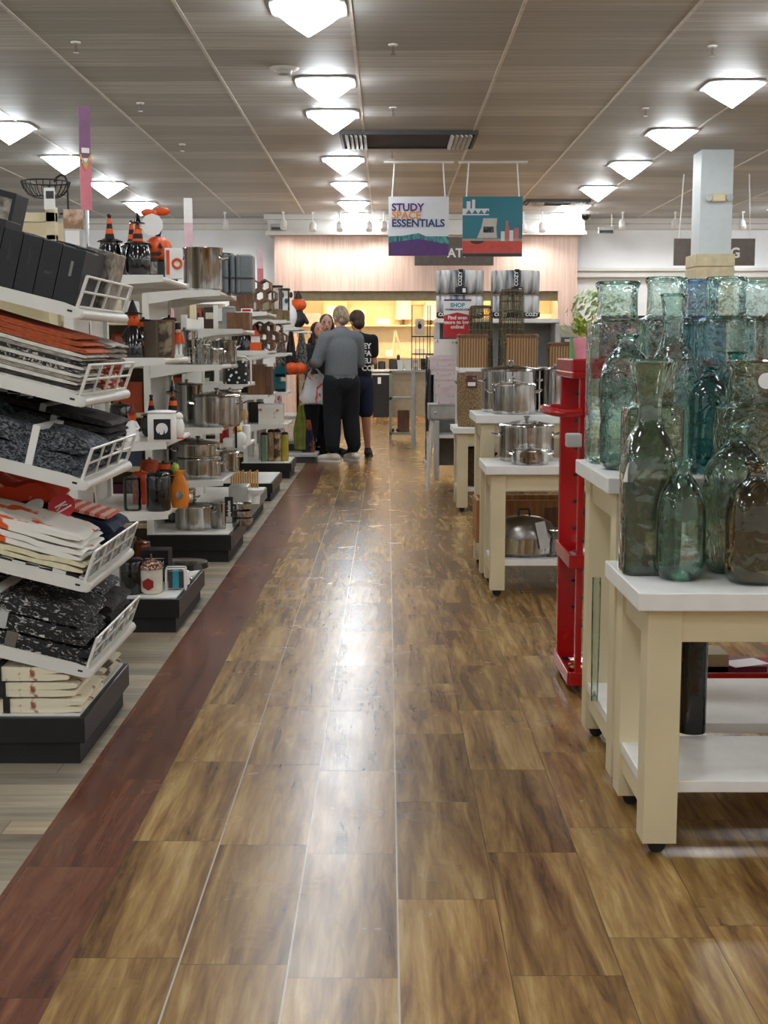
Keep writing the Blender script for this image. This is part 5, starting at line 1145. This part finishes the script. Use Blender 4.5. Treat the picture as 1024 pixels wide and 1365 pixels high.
MB().box(-a, a, 0, .01, sz_, st_).build('card', PAPER, t); MB().prism([(-a, sz_), (a, sz_), (a, sz_+.58*H_), (0, sz_+.66*H_), (-a, sz_+.58*H_)], -.003, -.0005).build('red_field', plain('sign_red', (196, 34, 44), .5), t)
MB().box(-a, a, -.004, -.0005, st_-.012, st_).build('purple_edge', PUR, t); MB().tube([(0, .005, 0), (0, .005, sz_)], .008, 8).build('pole', CHROME, t); MB().lathe([(.08, 0), (.08, .01)], 20).build('foot', CHROME, t)
text('SHOP', .05, TEAL, t, (0, -.002, sz_+.8*H_)); text('HOMEGOODS.COM', .024, PUR, t, (0, -.002, sz_+.71*H_)); text('Find even\nmore to love\nonline!', .044, PAPER, t, (0, -.005, sz_+.48*H_), space=.9)
# ================= RIGHT BACKGROUND MERCHANDISE =================
def gondola(lab, x0, x1, y, H, lev, back=CREAM):
    t = thing('gondola_shelving', lab, 'shelving unit', (x0, y, 0)); W_ = x1-x0
    MB().box(0, W_, .36, .4, 0, H).build('back_panel', back, t)
    for x in (0, W_-.04): MB().box(x, x+.04, .3, .36, 0, H).build('upright', CREAM, t)
    for z in lev: MB().box(0, W_, 0, .36, z-.03, z).build('shelf', CREAM, t, bevel=.003)
    return t
PKS = [('crimson', (150, 26, 40)), ('black', (24, 24, 28)), ('dark brown', (60, 36, 28)), ('rust', (170, 74, 44)), ('grey blue', (70, 82, 100)), ('plum', (84, 36, 60)), ('cream', (214, 204, 180)), ('pink', (220, 140, 160)), ('dark green', (40, 66, 50)), ('white', (228, 226, 220))]
ORD = ['first', 'second', 'third', 'fourth', 'fifth', 'sixth', 'seventh', 'eighth', 'ninth', 'tenth', 'eleventh', 'twelfth', 'thirteenth', 'fourteenth']
def goods(x0, x1, y, z, hmax, where, seed, shapes=('box', 'can'), wmax=.2, hmin=.4, sh=.03):
    rnd = random.Random(seed); x = x0; k = 0
    while x < x1-.06:
        w_ = rnd.uniform(.09, wmax); h_ = rnd.uniform(hmin, 1)*hmax; nm, c = rnd.choice(PKS); s_ = rnd.choice(shapes)
        m_ = plain('pack_'+nm.replace(' ', '_'), c, .4, 0, .15, 8)
        lab = '%s %s, %s from left, %s' % (nm, {'box': 'product box', 'can': 'round tin', 'bag': 'stuffed pouch'}[s_], ORD[min(k, 13)], where)
        if s_ == 'box': carton('product_box', lab, 'box', x+w_/2, y+.05, z+.0005, w_*.94, .14, h_, m_, MATS['pack_'+rnd.choice(['cream', 'white', 'plum', 'black'])] if 'pack_plum' in MATS and 'pack_cream' in MATS and 'pack_white' in MATS and 'pack_black' in MATS and rnd.random() < .6 else None, (.15, .85, .45, .75))
        else: canister(lab, x+w_/2, y+.14, z+.0005, min(.13, w_*.46), h_, m_, name='tin', cat='tin', knob=False)
        x += w_+rnd.uniform(.005, sh); k += 1
for nm, c in PKS: plain('pack_'+nm.replace(' ', '_'), c, .4, 0, .15, 8)
gondola('cream gondola behind the glass jars, stocked with dark packages', 1.45, 5.6, 9.0, 1.5, (.3, .75, 1.15), plain('umber_panel', (58, 50, 48), .6))
goods(1.5, 3.3, 9.0, 1.15, .33, 'the top shelf seen through the glass jars', 3, hmin=.8)
goods(1.66, 3.3, 9.0, .75, .34, 'the middle shelf behind the glass jars', 5, hmin=.8)
goods(1.66, 3.3, 9.0, .3, .36, 'the bottom shelf behind the glass jars', 8)
gondola('cream gondola with a flat pale back between throws and pillar', 1.5, 4.6, 14.2, ZV(433, 14.2), (.5, 1.0, 1.3), plain('panel_greige', (176, 168, 150), .6))
goods(1.55, 3.0, 14.2, 1.3, .2, 'the greige gondola beyond the bamboo hampers', 11)
goods(1.55, 3.0, 14.2, 1.0, .22, 'the second level of the greige gondola', 12)
gondola('long cream gondola at the right, below the brown sign', 3.3, 8.5, 19.0, 1.7, (.6, 1.1, 1.5))
goods(3.4, 6.0, 19.0, 1.5, .3, 'the far gondola left of the pillar', 14, wmax=.35)
# plant and bright boxes left of the jars
t = thing('potted_plant', 'leafy yellow green plant in a pink and green pot left of the big jars', 'plant', (XU(776, 8.4), 8.4, 0))
ps = thing('plant_stand', 'narrow cream stand carrying the leafy plant', 'stand', (XU(778, 8.4), 8.4, 0)); zs = ZV(486, 8.4)
MB().box(-.1, .12, -.1, .1, zs-.03, zs-.001).build('top', CREAM, ps)
for x, y in ((-.09, -.09), (.1, -.09), (-.09, .09), (.1, .09)): MB().box(x, x+.015, y-.008, y+.008, 0, zs-.03).build('leg', CREAM, ps)
t.location.z = zs
MB().lathe([(.05, 0), (.07, .16), (.066, .17)], 24).build('pot', plain('pink_pot', (226, 140, 156), .4), t); MB().box(-.075, -.045, -.03, .03, .0, .17).build('green_card', plain('green_card', (110, 160, 100), .4), t)
m = MB(); rnd = random.Random(4)
for k in range(90):
    a = rnd.uniform(0, 2*pi); e = rnd.uniform(.1, 1.3); L = rnd.uniform(.05, .14); c0 = Vector((cos(a)*cos(e)*L, sin(a)*cos(e)*L, .17+sin(e)*L)); d = Vector((-sin(a), cos(a), 0))*.016; up = Vector((cos(a), sin(a), .5))*.02
    m.add([c0-up, c0+d, c0+up+Vector((0, 0, .01)), c0-d], [(0, 1, 2, 3)])
m.build('foliage', LEAF, t); MB().tube([(0, 0, .1), (0, 0, .25)], .01).build('stem', LEAF, t)
t = thing('artificial_tree', 'round pale green topiary against the white far wall', 'plant', (XU(798, 20.5), 20.5, 0))
MB().lathe([(.2, 0), (.24, .4), (.22, .4), (.004, .38)], 24).build('planter', LGREY, t); MB().tube([(0, 0, .38), (0, 0, 1.4)], .03).build('trunk', BROWN, t)
m = MB()
for k in range(260):
    v = Vector((rnd.gauss(0, 1), rnd.gauss(0, 1), rnd.gauss(0, 1))).normalized(); c0 = Vector((0, 0, 1.75))+v*rnd.uniform(.35, .5); q = v.orthogonal().normalized()*.07; p = v.cross(q).normalized()*.04
    m.add([c0-q, c0+p, c0+q+v*.02, c0-p], [(0, 1, 2, 3)])
m.build('foliage', two('pale_leaf', (150, 176, 120), (206, 220, 180), 20, .6), t)
# ================= FAR ALCOVE =================
def ax(u): return XU(u, 25.2)
cab = thing('counter', 'white counter running along the back of the glowing alcove', 'counter', (AL+.05, 24.75, 0))
cw = AR-AL-.1
MB().box(0, cw, 0, .6, .84, .88).build('countertop', WHITE, cab); MB().box(.0, cw, .08, .6, .0, .84).build('cabinet_body', plain('counter_taupe', (150, 138, 116), .5), cab)
for z, lab in ((ZV(475, 25.3), 'lower'), (ZV(433, 25.3), 'upper')):
    t = thing('wall_shelf', lab+' long pale shelf across the alcove back', 'shelf', (AL, 25.2, z-.03)); MB().box(0, AR-AL, 0, .3, 0, .03).build('board', ALC, t)
zl, zu, zc3 = ZV(475, 25.3)+.001, ZV(433, 25.3)+.001, .881
def shade(lab, u, z, r, h, lampon=True):
    t = thing('table_lamp', lab, 'lamp', (ax(u), 25.33, z)); MB().lathe([(r*.4, 0), (r*.4, .01), (.02, .02), (.03, h*.12), (.01, h*.25)], 20).build('base', GOLD, t)
    m = MB(); m.capb = False; m.capt = False; m.lathe([(r, h*.2), (r*.82, h)], 28).build('shade', plain('lamp_linen', (240, 232, 214), .8), t)
for a_ in [('big white drum lamp shade right of centre in the alcove', 538, zu, .17, .48), ('cream lamp shade at the right end of the alcove, behind the red sign', 575, zu, .16, .42), ('small cream table lamp low on the alcove shelf by the shirt', 492, zl, .12, .4)]:
    shade(*a_)
for nm, lab, u, z, w_, h_, mm in [('storage_box', 'pink white lidded box high on the left of the alcove', 413, zu, .42, .22, plain('blush', (230, 196, 190), .6)), ('framed_picture', 'pale framed picture leaning in the alcove behind the women', 447, zu, .45, .42, plain('frame_gold', (214, 200, 150), .5)), ('storage_box', 'white low box on the upper alcove shelf beside the man', 511, zu, .26, .12, PAPER), ('tray', 'cream tray standing on the upper alcove shelf at left', 478, zu, .3, .3, ALC), ('storage_box', 'white box on the lower alcove shelf', 519, zl, .14, .12, PAPER), ('storage_box', 'grey box on the lower alcove shelf near the wire rack', 560, zl, .2, .14, LGREY), ('storage_box', 'cream carton on the lower alcove shelf at far left', 400, zl, .3, .25, ALC), ('storage_box', 'white carton at the far right of the alcove', 735, zl, .3, .3, PAPER), ('storage_box', 'small white sign card at the right of the alcove', 727, zu, .24, .2, PAPER)]:
    carton(nm, lab, 'box' if nm == 'storage_box' else nm.replace('_', ' '), ax(u), 25.24, z, w_, .1, h_, mm, PAPER if nm == 'framed_picture' else None, (.15, .85, .15, .85))
t = thing('stepladder_ornament', 'pale wooden a-frame stand on the alcove shelf', 'ornament', (ax(527), 25.32, zl)); MB().tube([(-.06, 0, 0), (0, 0, .5)], .02).tube([(.14, 0, 0), (0, 0, .5)], .02).build('frame', ALC, t)
for k, (u, w_, h_) in enumerate([(487, .1, .12), (494, .07, .2), (501, .06, .18), (509, .14, .16), (524, .16, .2), (531, .06, .28)]):
    canister('small black bottle or pot, %s from the left on the far counter' % ORD[k], ax(u), 24.9, zc3, w_/2, h_, BLACK, name='dark_pot', cat='pot', knob=k in (1, 2, 5))
t = thing('waste_bin', 'large black bin standing before the far counter', 'bin', (XU(508, 24.4), 24.55, 0)); MB().lathe([(.15, 0), (.165, .76), (.17, .78)], 28, n=6, sy=.8).build('body', plain('bin_black', (34, 33, 34), .45), t); MB().lathe([(.172, .78), (.17, .8), (.003, .81)], 28, n=6, sy=.8).build('lid', LGREY, t); MB().box(-.06, 0, -.14, -.138, .62, .74).build('label_card', PAPER, t)
ps = thing('plant_stand', 'grey green open three-tier stand at the end of the aisle', 'stand', (XU(519, 17.9), 17.9, 0)); SG = plain('sage_grey', (150, 156, 138), .5); sw = .36
for x, y in ((0, 0), (sw-.035, 0), (0, .33), (sw-.035, .33)): MB().box(x, x+.035, y, y+.035, 0, .97).build('leg', SG, ps)
for z in (.1, .58, .94): MB().box(0, sw, 0, .365, z, z+.03).build('shelf', SG, ps)
for k in range(2):
    t = thing('flower_pot', 'white pot %s on the grey green stand' % ['left', 'right'][k], 'pot', (XU(534+10*k, 18.0), 18.05, .971)); MB().lathe([(.035, 0), (.048, .14), (.044, .14), (.004, .12)], 20).build('body', PAPER, t)
carton('brown_crate', 'brown wooden crate in the middle of the grey green stand', 'crate', XU(538, 18.1), 18.0, .131, .16, .2, .3, BROWN)
t = thing('shoe_pair', 'dark shoes on the bottom of the grey green stand', 'shoes', (XU(527, 18.1), 18.0, .131)); 
for s in (-1, 1): MB().ell((s*.04, .06, .025), .03, .09, .025).build('shoe', BLACK, t)
# black wire rack with towels
x0 = XU(549, 16.8); wr = thing('wire_rack', 'black wire display rack with framed cards at the aisle end', 'rack', (x0, 16.8, 0)); zr_, zr1 = ZV(407, 16.8), ZV(455, 16.8)
m = MB()
for i in range(3):
    X_ = .23*i; m.tube([(X_, 0, 1.0), (X_, 0, zr_), (X_+.2, 0, zr_), (X_+.2, 0, 1.0)], .006, 6)
    for k in range(1, 4): m.tube([(X_+.05*k, 0, 1.0), (X_+.05*k, 0, 1.42)], .004, 5)
for z in (1.2, 1.42): m.tube([(0, 0, z), (.66, 0, z)], .008, 6)
m.build('wire_frame', BLACK, wr); MB().box(0, .66, 0, .4, .97, 1.0).build('shelf', LGREY, wr)
for x, y in ((0, 0), (.62, 0), (0, .36), (.62, .36)): MB().box(x, x+.04, y, y+.04, 0, .97).build('leg', LGREY, wr)
for k in range(6):
    carton('small_gift', 'small grey and white packet, %s of six on the black wire rack' % ORD[k], 'packet', x0+.05+.1*k, 16.84, 1.001, .07, .06, .12+.02*(k % 3), [LGREY, DGREY, GREY][k % 3], BLACK if k % 2 else PAPER, (.2, .8, .3, .7))
t = thing('picture_card', 'framed card with a black bird on the wire rack', 'picture', (x0+.1, 16.78, 1.44)); MB().box(-.06, .06, 0, .008, 0, .2).build('card', plain('card_peach', (228, 206, 180), .6), t); MB().ell((.0, -.003, .11), .025, .004, .035).tube([(.0, -.003, .13), (-.015, -.003, .155), (.01, -.003, .165)], .006, 6).build('bird', BLACK, t)
# hanging garments on a rail at the right of the aisle
gr = thing('garment_rail', 'chrome garment rail behind the pink box stack', 'rail', (.44, 14.6, 0)); MB().tube([(0, 0, .02), (0, 0, 1.2), (.5, 0, 1.2), (.5, 0, .02)], .014, 8).build('frame', CHROME, gr)
for x in (0, .5): MB().box(x-.02, x+.02, -.22, .22, 0, .03).build('foot', LGREY, gr)
for k in range(4): drape('hanging_garment', ['dark grey apron hanging nearest the aisle', 'slate blue apron hanging second', 'black apron hanging third', 'charcoal apron hanging last on the rail'][k], 'apron', .49+.1*k, 14.6, 1.18, .13, .82, [DGREY, plain('slate', (74, 84, 100), .8), BLACK, DKC][k], d=.12)
# ================= PEOPLE =================
def hand(m, w, d, side, curl=.6, s=1.0):
    """palm with four fingers and thumb; w wrist point, d direction"""
    w = Vector(w); d = Vector(d).normalized(); sd = Vector(side).normalized(); nrm = d.cross(sd).normalized()
    m.limb([w, w+d*.045*s, w+d*.085*s], [.024*s, .03*s, .03*s], 8, fl=.55)
    for i, L in enumerate((.062, .072, .068, .052)):
        b = w+d*.085*s+sd*(i-1.5)*.0175*s; p1 = b+(d*cos(curl*.5)+nrm*sin(curl*.5))*L*.5*s; p2 = p1+(d*cos(curl*1.5)+nrm*sin(curl*1.5))*L*.5*s
        m.limb([b-d*.01*s, p1, p2], [.0095*s, .009*s, .0075*s], 7)
    b = w+d*.03*s-sd*.025*s; m.limb([b, b-sd*.025*s+d*.025*s+nrm*.01*s, b-sd*.025*s+d*.055*s+nrm*.02*s], [.012*s, .011*s, .009*s], 7)
def human(lab, x, y, rz, H=1.7, skin=SKIN, top=SWEAT, bottom=PANTS, hair=BLOND, style='bun', arms=None, baggy=1.0, long_legs=True, long_sleeve=True, shoes=SNEAK, w=1.0, feet=((-.11, 0), (.11, 0)), headyaw=0, lean=0, fem=True, toes=(25, 5)):
    t = thing('person', lab, 'person', (x, y, 0), rz); k = H/1.7
    def V(a, b, c): return Vector((a*k*w, b*k, c*k))
    sh = .165 if fem else .19
    hip, kn, an = .92, .5, .09
    L = arms or dict(l=[(-sh, 0, 1.38), (-.22, .02, 1.12), (-.16, .2, 1.06)], r=[(sh, 0, 1.38), (.21, .03, 1.12), (.12, .22, 1.08)])
    body = MB()
    body.limb([V(0, 0, .9), V(0, 0, 1.05), V(0, -.0, 1.25), V(0, .0, 1.37), V(0, .01, 1.44), V(0, .02, 1.53)], [.135*k, .12*k, .13*k, .1*k, .055*k, .05*k], 16, fl=.8)
    body.limb([V(-sh, 0, 1.375), V(0, 0, 1.39), V(sh, 0, 1.375)], [.052*k, .07*k, .052*k])
    hd = Matrix.Translation(V(0, .03, 1.595)) @ Matrix.Rotation(headyaw, 4, 'Z') @ Matrix.Rotation(-lean, 4, 'X')
    s = k
    body.ell((0, 0, .02*s), .073*s, .09*s, .098*s, 18, 12, M=hd).ell((0, .028*s, -.045*s), .052*s, .058*s, .058*s, 14, 9, M=hd)
    body.ell((0, .098*s, -.022*s), .011*s, .014*s, .018*s, 8, 6, M=hd).limb([hd @ Vector((0, .085*s, .01*s)), hd @ Vector((0, .1*s, -.025*s))], [.007*s, .011*s], 8)
    for q in (-1, 1): body.ell((q*.074*s, -.004*s, -.015*s), .009*s, .018*s, .028*s, 8, 6, M=hd)
    for key, sd in (('l', -1), ('r', 1)):
        P = [V(*p) for p in L[key]]
        body.limb(P, [.046*k, .038*k, .026*k], 10)
        dr = (P[2]-P[1]).normalized(); side = dr.cross(Vector((0, 0, 1)))*(-sd)
        if side.length < .1: side = Vector((0, 1, 0))
        hand(body, P[2]-dr*.005, dr, side, 1.0, k)
    A = []
    for (fx, fy), sd in zip(feet, (-1, 1)):
        P = [V(sd*.085, 0, .88), V(sd*.09+(fx-sd*.09)*.4, fy*.4+.02, kn), V(fx, fy-.01, an)]
        body.limb(P, [.095*k, .058*k, .036*k], 12); A.append(P)
        ta = R(toes[0 if sd < 0 else 1])*(1)
        body.limb([P[2], P[2]+Vector((-sin(ta)*.1, cos(ta)*.1, -.045*k))], [.036*k, .03*k], 8)
    body.build('body', skin, t, remesh=.0085, smooth_it=2, label='skin of face, hands and ankles')
    g = 1.0*baggy
    m = MB()
    m.limb([V(0, 0, .97), V(0, 0, 1.08), V(0, 0, 1.24), V(0, 0, 1.36), V(0, .005, 1.41)], [.172*k*g, .165*k*g, .165*k*g, .125*k*g, .075*k], 18, fl=.78)
    m.limb([V(-sh, 0, 1.37), V(0, 0, 1.39), V(sh, 0, 1.37)], [.068*k*g, .08*k, .068*k*g])
    for key in ('l', 'r'):
        P = [V(*p) for p in L[key]]
        if long_sleeve: m.limb([P[0], (P[0]+P[1])/2, P[1], P[1]+(P[2]-P[1])*.55, P[1]+(P[2]-P[1])*.9], [.072*k*g, .068*k*g, .064*k*g, .056*k*g, .036*k*g], 12)
        else: m.limb([P[0], P[0]+(P[1]-P[0])*.6], [.068*k, .066*k], 12)
    topo = m.build('sweatshirt' if long_sleeve else 't_shirt', top, t, remesh=.011, smooth_it=14)
    if long_sleeve:
        m = MB(); m.lathe([(.168*g, 0), (.172*g, .02), (.17*g, .055), (.15*g, .06)], 30, (0, 0, .895*k), sy=.8); m.build('ribbed_hem', top, topo)
    m = MB()
    m.limb([V(0, 0, .96), V(0, -.01, .88)], [.15*k*g, .16*k*g], 16, fl=.85)
    for P, sd in zip(A, (-1, 1)):
        if long_legs: m.limb([P[0]+Vector((0, -.01, 0)), P[0]*.5+P[1]*.5, P[1], P[1]*.5+P[2]*.5, P[2]+Vector((0, 0, .09*k)), P[2]+Vector((0, 0, .03*k))], [.115*k*g, .105*k*g, .09*k*g, .085*k*g, .072*k*g, .05*k], 14)
        else: m.limb([P[0], P[0]*.5+P[1]*.5, P[1]+Vector((0, 0, .05))], [.115*k, .11*k, .1*k], 14)
    m.build('sweatpants' if long_legs else 'shorts', bottom, t, remesh=.012, smooth_it=10)
    for P, sd in zip(A, (-1, 1)):
        ta = R(toes[0 if sd < 0 else 1]); f = Vector((-sin(ta), cos(ta), 0)); c = P[2].copy(); c.z = 0
        b = c-f*.05; e = c+f*.17
        m = MB().limb([b+Vector((0, 0, .05)), c+Vector((0, 0, .055)), c+f*.1+Vector((0, 0, .045)), e+Vector((0, 0, .037))], [.042, .045, .042, .033], 12).limb([c+Vector((0, 0, .06)), P[2]+Vector((0, 0, .0))], [.045, .042], 10)
        sh_ = m.build('shoe', shoes, t, remesh=.007, smooth_it=2)
        pr = []
        for a in range(20):
            q = 2*pi*a/20; v = c+f*(.06+.155*cos(q))+f.cross(Vector((0, 0, 1)))*.046*sin(q)*(1.05 if cos(q) > 0 else .9); pr.append((v.x, v.y))
        MB().prism(pr, 0.0, .024, axis='z').build('sole', PAPER if shoes is SNEAK else BLACK, sh_)
    m = MB()
    if style == 'bun': m.ell((0, -.014*s, .03*s), .082*s, .095*s, .1*s, 20, 12, M=hd).ell((0, -.1*s, -.005*s), .042*s, .035*s, .045*s, 14, 9, M=hd).ell((0, -.06*s, -.045*s), .06*s, .045*s, .05*s, 14, 9, M=hd).ell((.02*s, -.11*s, -.04*s), .025*s, .02*s, .03*s, 10, 8, M=hd)
    elif style == 'short': m.ell((0, -.018*s, .035*s), .088*s, .1*s, .1*s, 20, 12, M=hd).ell((0, -.045*s, -.03*s), .074*s, .066*s, .075*s, 16, 10, M=hd)
    else: m.ell((0, -.022*s, .038*s), .086*s, .097*s, .092*s, 20, 12, M=hd).ell((0, -.06*s, -.07*s), .085*s, .05*s, .13*s, 16, 10, M=hd).limb([hd @ Vector((-.07*s, -.0*s, .0)), hd @ Vector((-.08*s, -.01*s, -.15*s))], [.03*s, .025*s]).limb([hd @ Vector((.07*s, -.0*s, .0)), hd @ Vector((.08*s, -.01*s, -.15*s))], [.03*s, .025*s])
    m.build('hair', hair, t, remesh=.008, smooth_it=2)
    fm_ = MB()
    for q in (-1, 1): fm_.ell((q*.03*s, .082*s, .008*s), .011*s, .008*s, .006*s, 10, 6, M=hd)
    fm_.build('eyes', BLACK, t)
    MB().ell((0, .088*s, -.058*s), .02*s, .008*s, .006*s, 10, 6, M=hd).build('mouth', plain('lips', (170, 90, 84), .5), t)
    fm2 = MB()
    for q in (-1, 1): fm2.tube([hd @ Vector((q*.015*s, .088*s, .025*s)), hd @ Vector((q*.045*s, .078*s, .026*s))], .0035*s, 5)
    fm2.build('eyebrows', hair, t)
    return t
# foreground shopper, seen from behind, turned a little left
wx, wy = -.515, 14.85
human('woman seen from behind in grey sweatshirt and black sweatpants holding a plastic bag', wx, wy, R(22), 1.725, headyaw=R(20), lean=R(6), baggy=1.12, w=1.04,
      arms=dict(l=[(-.18, 0, 1.36), (-.27, .02, 1.1), (-.25, .26, 1.08)], r=[(.18, 0, 1.36), (.24, .08, 1.1), (.06, .28, 1.1)]), feet=((-.115, -.03), (.14, .0)), toes=(52, 12))
human('person with short brown hair in a black printed t-shirt and navy shorts', -.345, 15.42, R(18), 1.69, skin=SKIN2, top=TEE, bottom=JEAN, hair=BRHAIR, style='short', long_legs=False, long_sleeve=False, shoes=BLACK, fem=False, headyaw=R(18), lean=R(10), toes=(10, -25), feet=((-.09, 0), (.13, .02)))
t = bpy.data.objects['person.001']
for i, s_ in enumerate(('EY', 'FA', 'EU', 'CO')):
    text(s_, .085, PAPER, t, (.07, -.158, 1.27-i*.085), name='white_print')
human('dark-haired girl facing the camera behind the woman, just left of her head', -.735, 15.85, R(205), 1.66, skin=SKIN, top=plain('maroon_top', (80, 30, 44), .8), bottom=PANTS, hair=DKHAIR, style='long', headyaw=R(-20), lean=R(-4), shoes=BLACK, arms=dict(l=[(-.165, 0, 1.38), (-.2, .02, 1.12), (-.12, .14, 1.02)], r=[(.165, 0, 1.38), (.2, .03, 1.12), (.1, .14, 1.02)]))
human('smaller dark-haired girl beside the hanging toys, looking down', -.81, 15.3, R(215), 1.56, skin=SKIN2, top=BLACK, bottom=PANTS, hair=DKHAIR, style='long', headyaw=R(-10), lean=R(-14), shoes=BLACK, arms=dict(l=[(-.165, 0, 1.38), (-.18, .02, 1.12), (-.1, .1, 1.02)], r=[(.165, 0, 1.38), (.18, .03, 1.12), (.1, .1, 1.02)]))
# plastic shopping bag hanging from her left hand
bx, bz = at(417, 489, 15.0); bx -= .0
t = thing('shopping_bag', 'white plastic shopping bag with red print hanging from her left hand', 'bag', (bx, 14.98, bz-.44))
m = MB(); NR = 12; NS = 32; vs = []
for i in range(NR+1):
    q = i/NR; z = .36*q; wd = (.19*(1-q*.55))*(.72+.28*min(1, q*5)); dp = .07*(1-.6*q)*(.6+.4*min(1, q*4))
    for k in range(NS):
        a = 2*pi*k/NS; rr = 1+.07*sin(5*a+q*3)+.05*sin(9*a-q*5); vs.append((wd*rr*cos(a)+.02*q+.01, dp*rr*sin(a), z+.015*sin(3*a)*(1-q)*.6+(.02 if i == 0 else 0)))
fs = [(i*NS+k, i*NS+(k+1) % NS, (i+1)*NS+(k+1) % NS, (i+1)*NS+k) for i in range(NR) for k in range(NS)]+[tuple(reversed(range(NS)))]
m.add(vs, fs).build('bag_body', BAGP, t, ang=80)
for s_ in (-1, 1): MB().tube([(.02+s_*.07, 0, .35), (.02+s_*.04, 0, .4), (.0, .0, .45)], [.018, .01, .007], 8, fl=.4).build('handle_loop', PAPER, t)
# ================= LEFT GONDOLA RUNS BEHIND THE ENDCAPS =================
for i, (y, H, nm, sd) in enumerate([(6.35, 1.66, 'second', 21), (8.3, 1.66, 'third', 26), (9.95, 1.64, 'fourth', 31), (11.7, 1.66, 'fifth', 36), (13.6, 1.66, 'sixth', 41)]):
    gondola('cream gondola run behind the %s endcap on the left' % nm, -2.9, -1.44, y-.3 if i else y+.06, H, (.2, .55, .88, 1.18, 1.44), plain('gondola_taupe', (150, 140, 122), .6))
    for q, z in enumerate((.2, .55, .88, 1.18, 1.44)):
        lim = -2.25 if i else -2.0
        goods(lim, -1.5, y-.3 if i else y+.06, z, .24 if q < 3 else .2, '%s shelf, %s left gondola' % (['bottom', 'second', 'third', 'fourth', 'top'][q], nm), sd+q, wmax=.2, hmin=.6, sh=.012)

# extra pots and ornaments in the second rows of the endcaps
z1, z2, z3, z4 = [z+.001 for z in u3s]; dk = .172
for lab, u, Y, z, r, h in [
    ('tall steel stock pot in the back row of the second pot shelf', 246, 8.35, z2, .085, .2), ('steel pot at the far end of the second pot shelf', 300, 8.42, z2, .075, .14),
    ('steel stock pot in the back row of the third pot shelf, left', 248, 8.38, z3, .1, .24), ('narrow steel pot at the far end of the third pot shelf', 306, 8.42, z3, .07, .2),
    ('wide steel pot in the back row of the fourth pot shelf', 245, 8.4, z4, .11, .2), ('steel pot at the far end of the fourth pot shelf', 298, 8.42, z4, .09, .12),
    ('dull steel pot in the back left of the pot plinth', 236, 8.35, dk, .1, .2)]:
    pot(lab, PX(u, Y), Y, z, r, h)
z1, z2, z3, z4 = [z+.001 for z in u2s]
for k, (lab, u, Y, z, r, h, m_) in enumerate([
    ('dark ribbed canister behind the gnome ornament', 158, 6.3, z3, .05, .16, BLKG), ('black and orange tin behind the witch ornament', 192, 6.35, z2, .045, .19, STRIPE),
    ('dark bottle-shaped canister far back beside the nutcracker', 226, 6.38, z2, .04, .2, BLKG), ('black tin far back on the top halloween shelf', 228, 6.42, z1, .04, .16, BLKG),
    ('rust tin far back on the lowest halloween shelf', 196, 6.35, z4, .045, .2, RUST), ('dark striped tin far back on the lowest halloween shelf', 214, 6.38, z4, .04, .18, STRIPE),
    ('black jar far back left on the halloween plinth', 160, 6.4, .163, .06, .2, BLKG), ('copper jar far back on the halloween plinth', 181, 6.42, .163, .05, .17, plain('copper_jar', (120, 64, 40), .3, .6))]):
    canister(lab, PX(u, Y), Y, z, r, h, m_)
z1, z2, z3 = [z+.001 for z in u5s]
for k, (lab, u, Y, z, w_, h_, m_) in enumerate([
    ('dark brown crate in the back of the top wooden goods shelf', 322, 11.3, z1, .2, .2, BROWN), ('walnut box in the back of the second wooden goods shelf', 330, 11.35, z2, .2, .22, BROWN),
    ('black box in the back of the third wooden goods shelf', 328, 11.4, z3, .2, .24, BLACK), ('dark carton beside the bread tin', 340, 13.25, u6s[3]+.001, .14, .2, DGREY),
    ('teal carton at the back of the sixth bay', 362, 13.3, u6s[2]+.001, .16, .22, TEAL), ('dark olive carton far back on the sixth bay top', 356, 13.35, u6s[0]+.001, .14, .2, OLIVE)]):
    carton('product_box', lab, 'box', PX(u, Y), Y, z, w_, .16, h_, m_)
for k, (lab, u, Y, z, r, h, m_) in enumerate([
    ('brown glazed crock on the second crock shelf', 306, 9.35, u4s[1]+.001, .05, .18, BROWN), ('white crock on the lowest crock shelf, back row', 312, 9.6, u4s[0]+.001, .06, .16, PAPER),
    ('rust red crock on the lowest crock shelf, back row', 300, 9.6, u4s[0]+.001, .05, .15, RED), ('grey tall jar on the third crock shelf', 306, 9.65, u4s[2]+.001, .05, .18, GREY)]):
    canister(lab, PX(u, Y), Y, z, r, h, m_, name='crock', cat='crock')
t, a, z0_, zm, zt_ = banner('slim leaning pink banner board beyond the grey carry cases', 343, 351, 333, 383, 11.3, plain('pale_pink', (226, 190, 196), .4), plain('pink_banner', (212, 120, 132), .35), R(25), False, 0)
for o in list(bpy.data.objects):
    if 'label' in o and len(o['label'].split()) > 16: print('LONG', o.name, len(o['label'].split()), o['label'])
from collections import Counter
for l, c in Counter(o['label'] for o in bpy.data.objects if not o.parent and 'label' in o and 'group' not in o).items():
    if c > 1: print('DUPL', c, l)
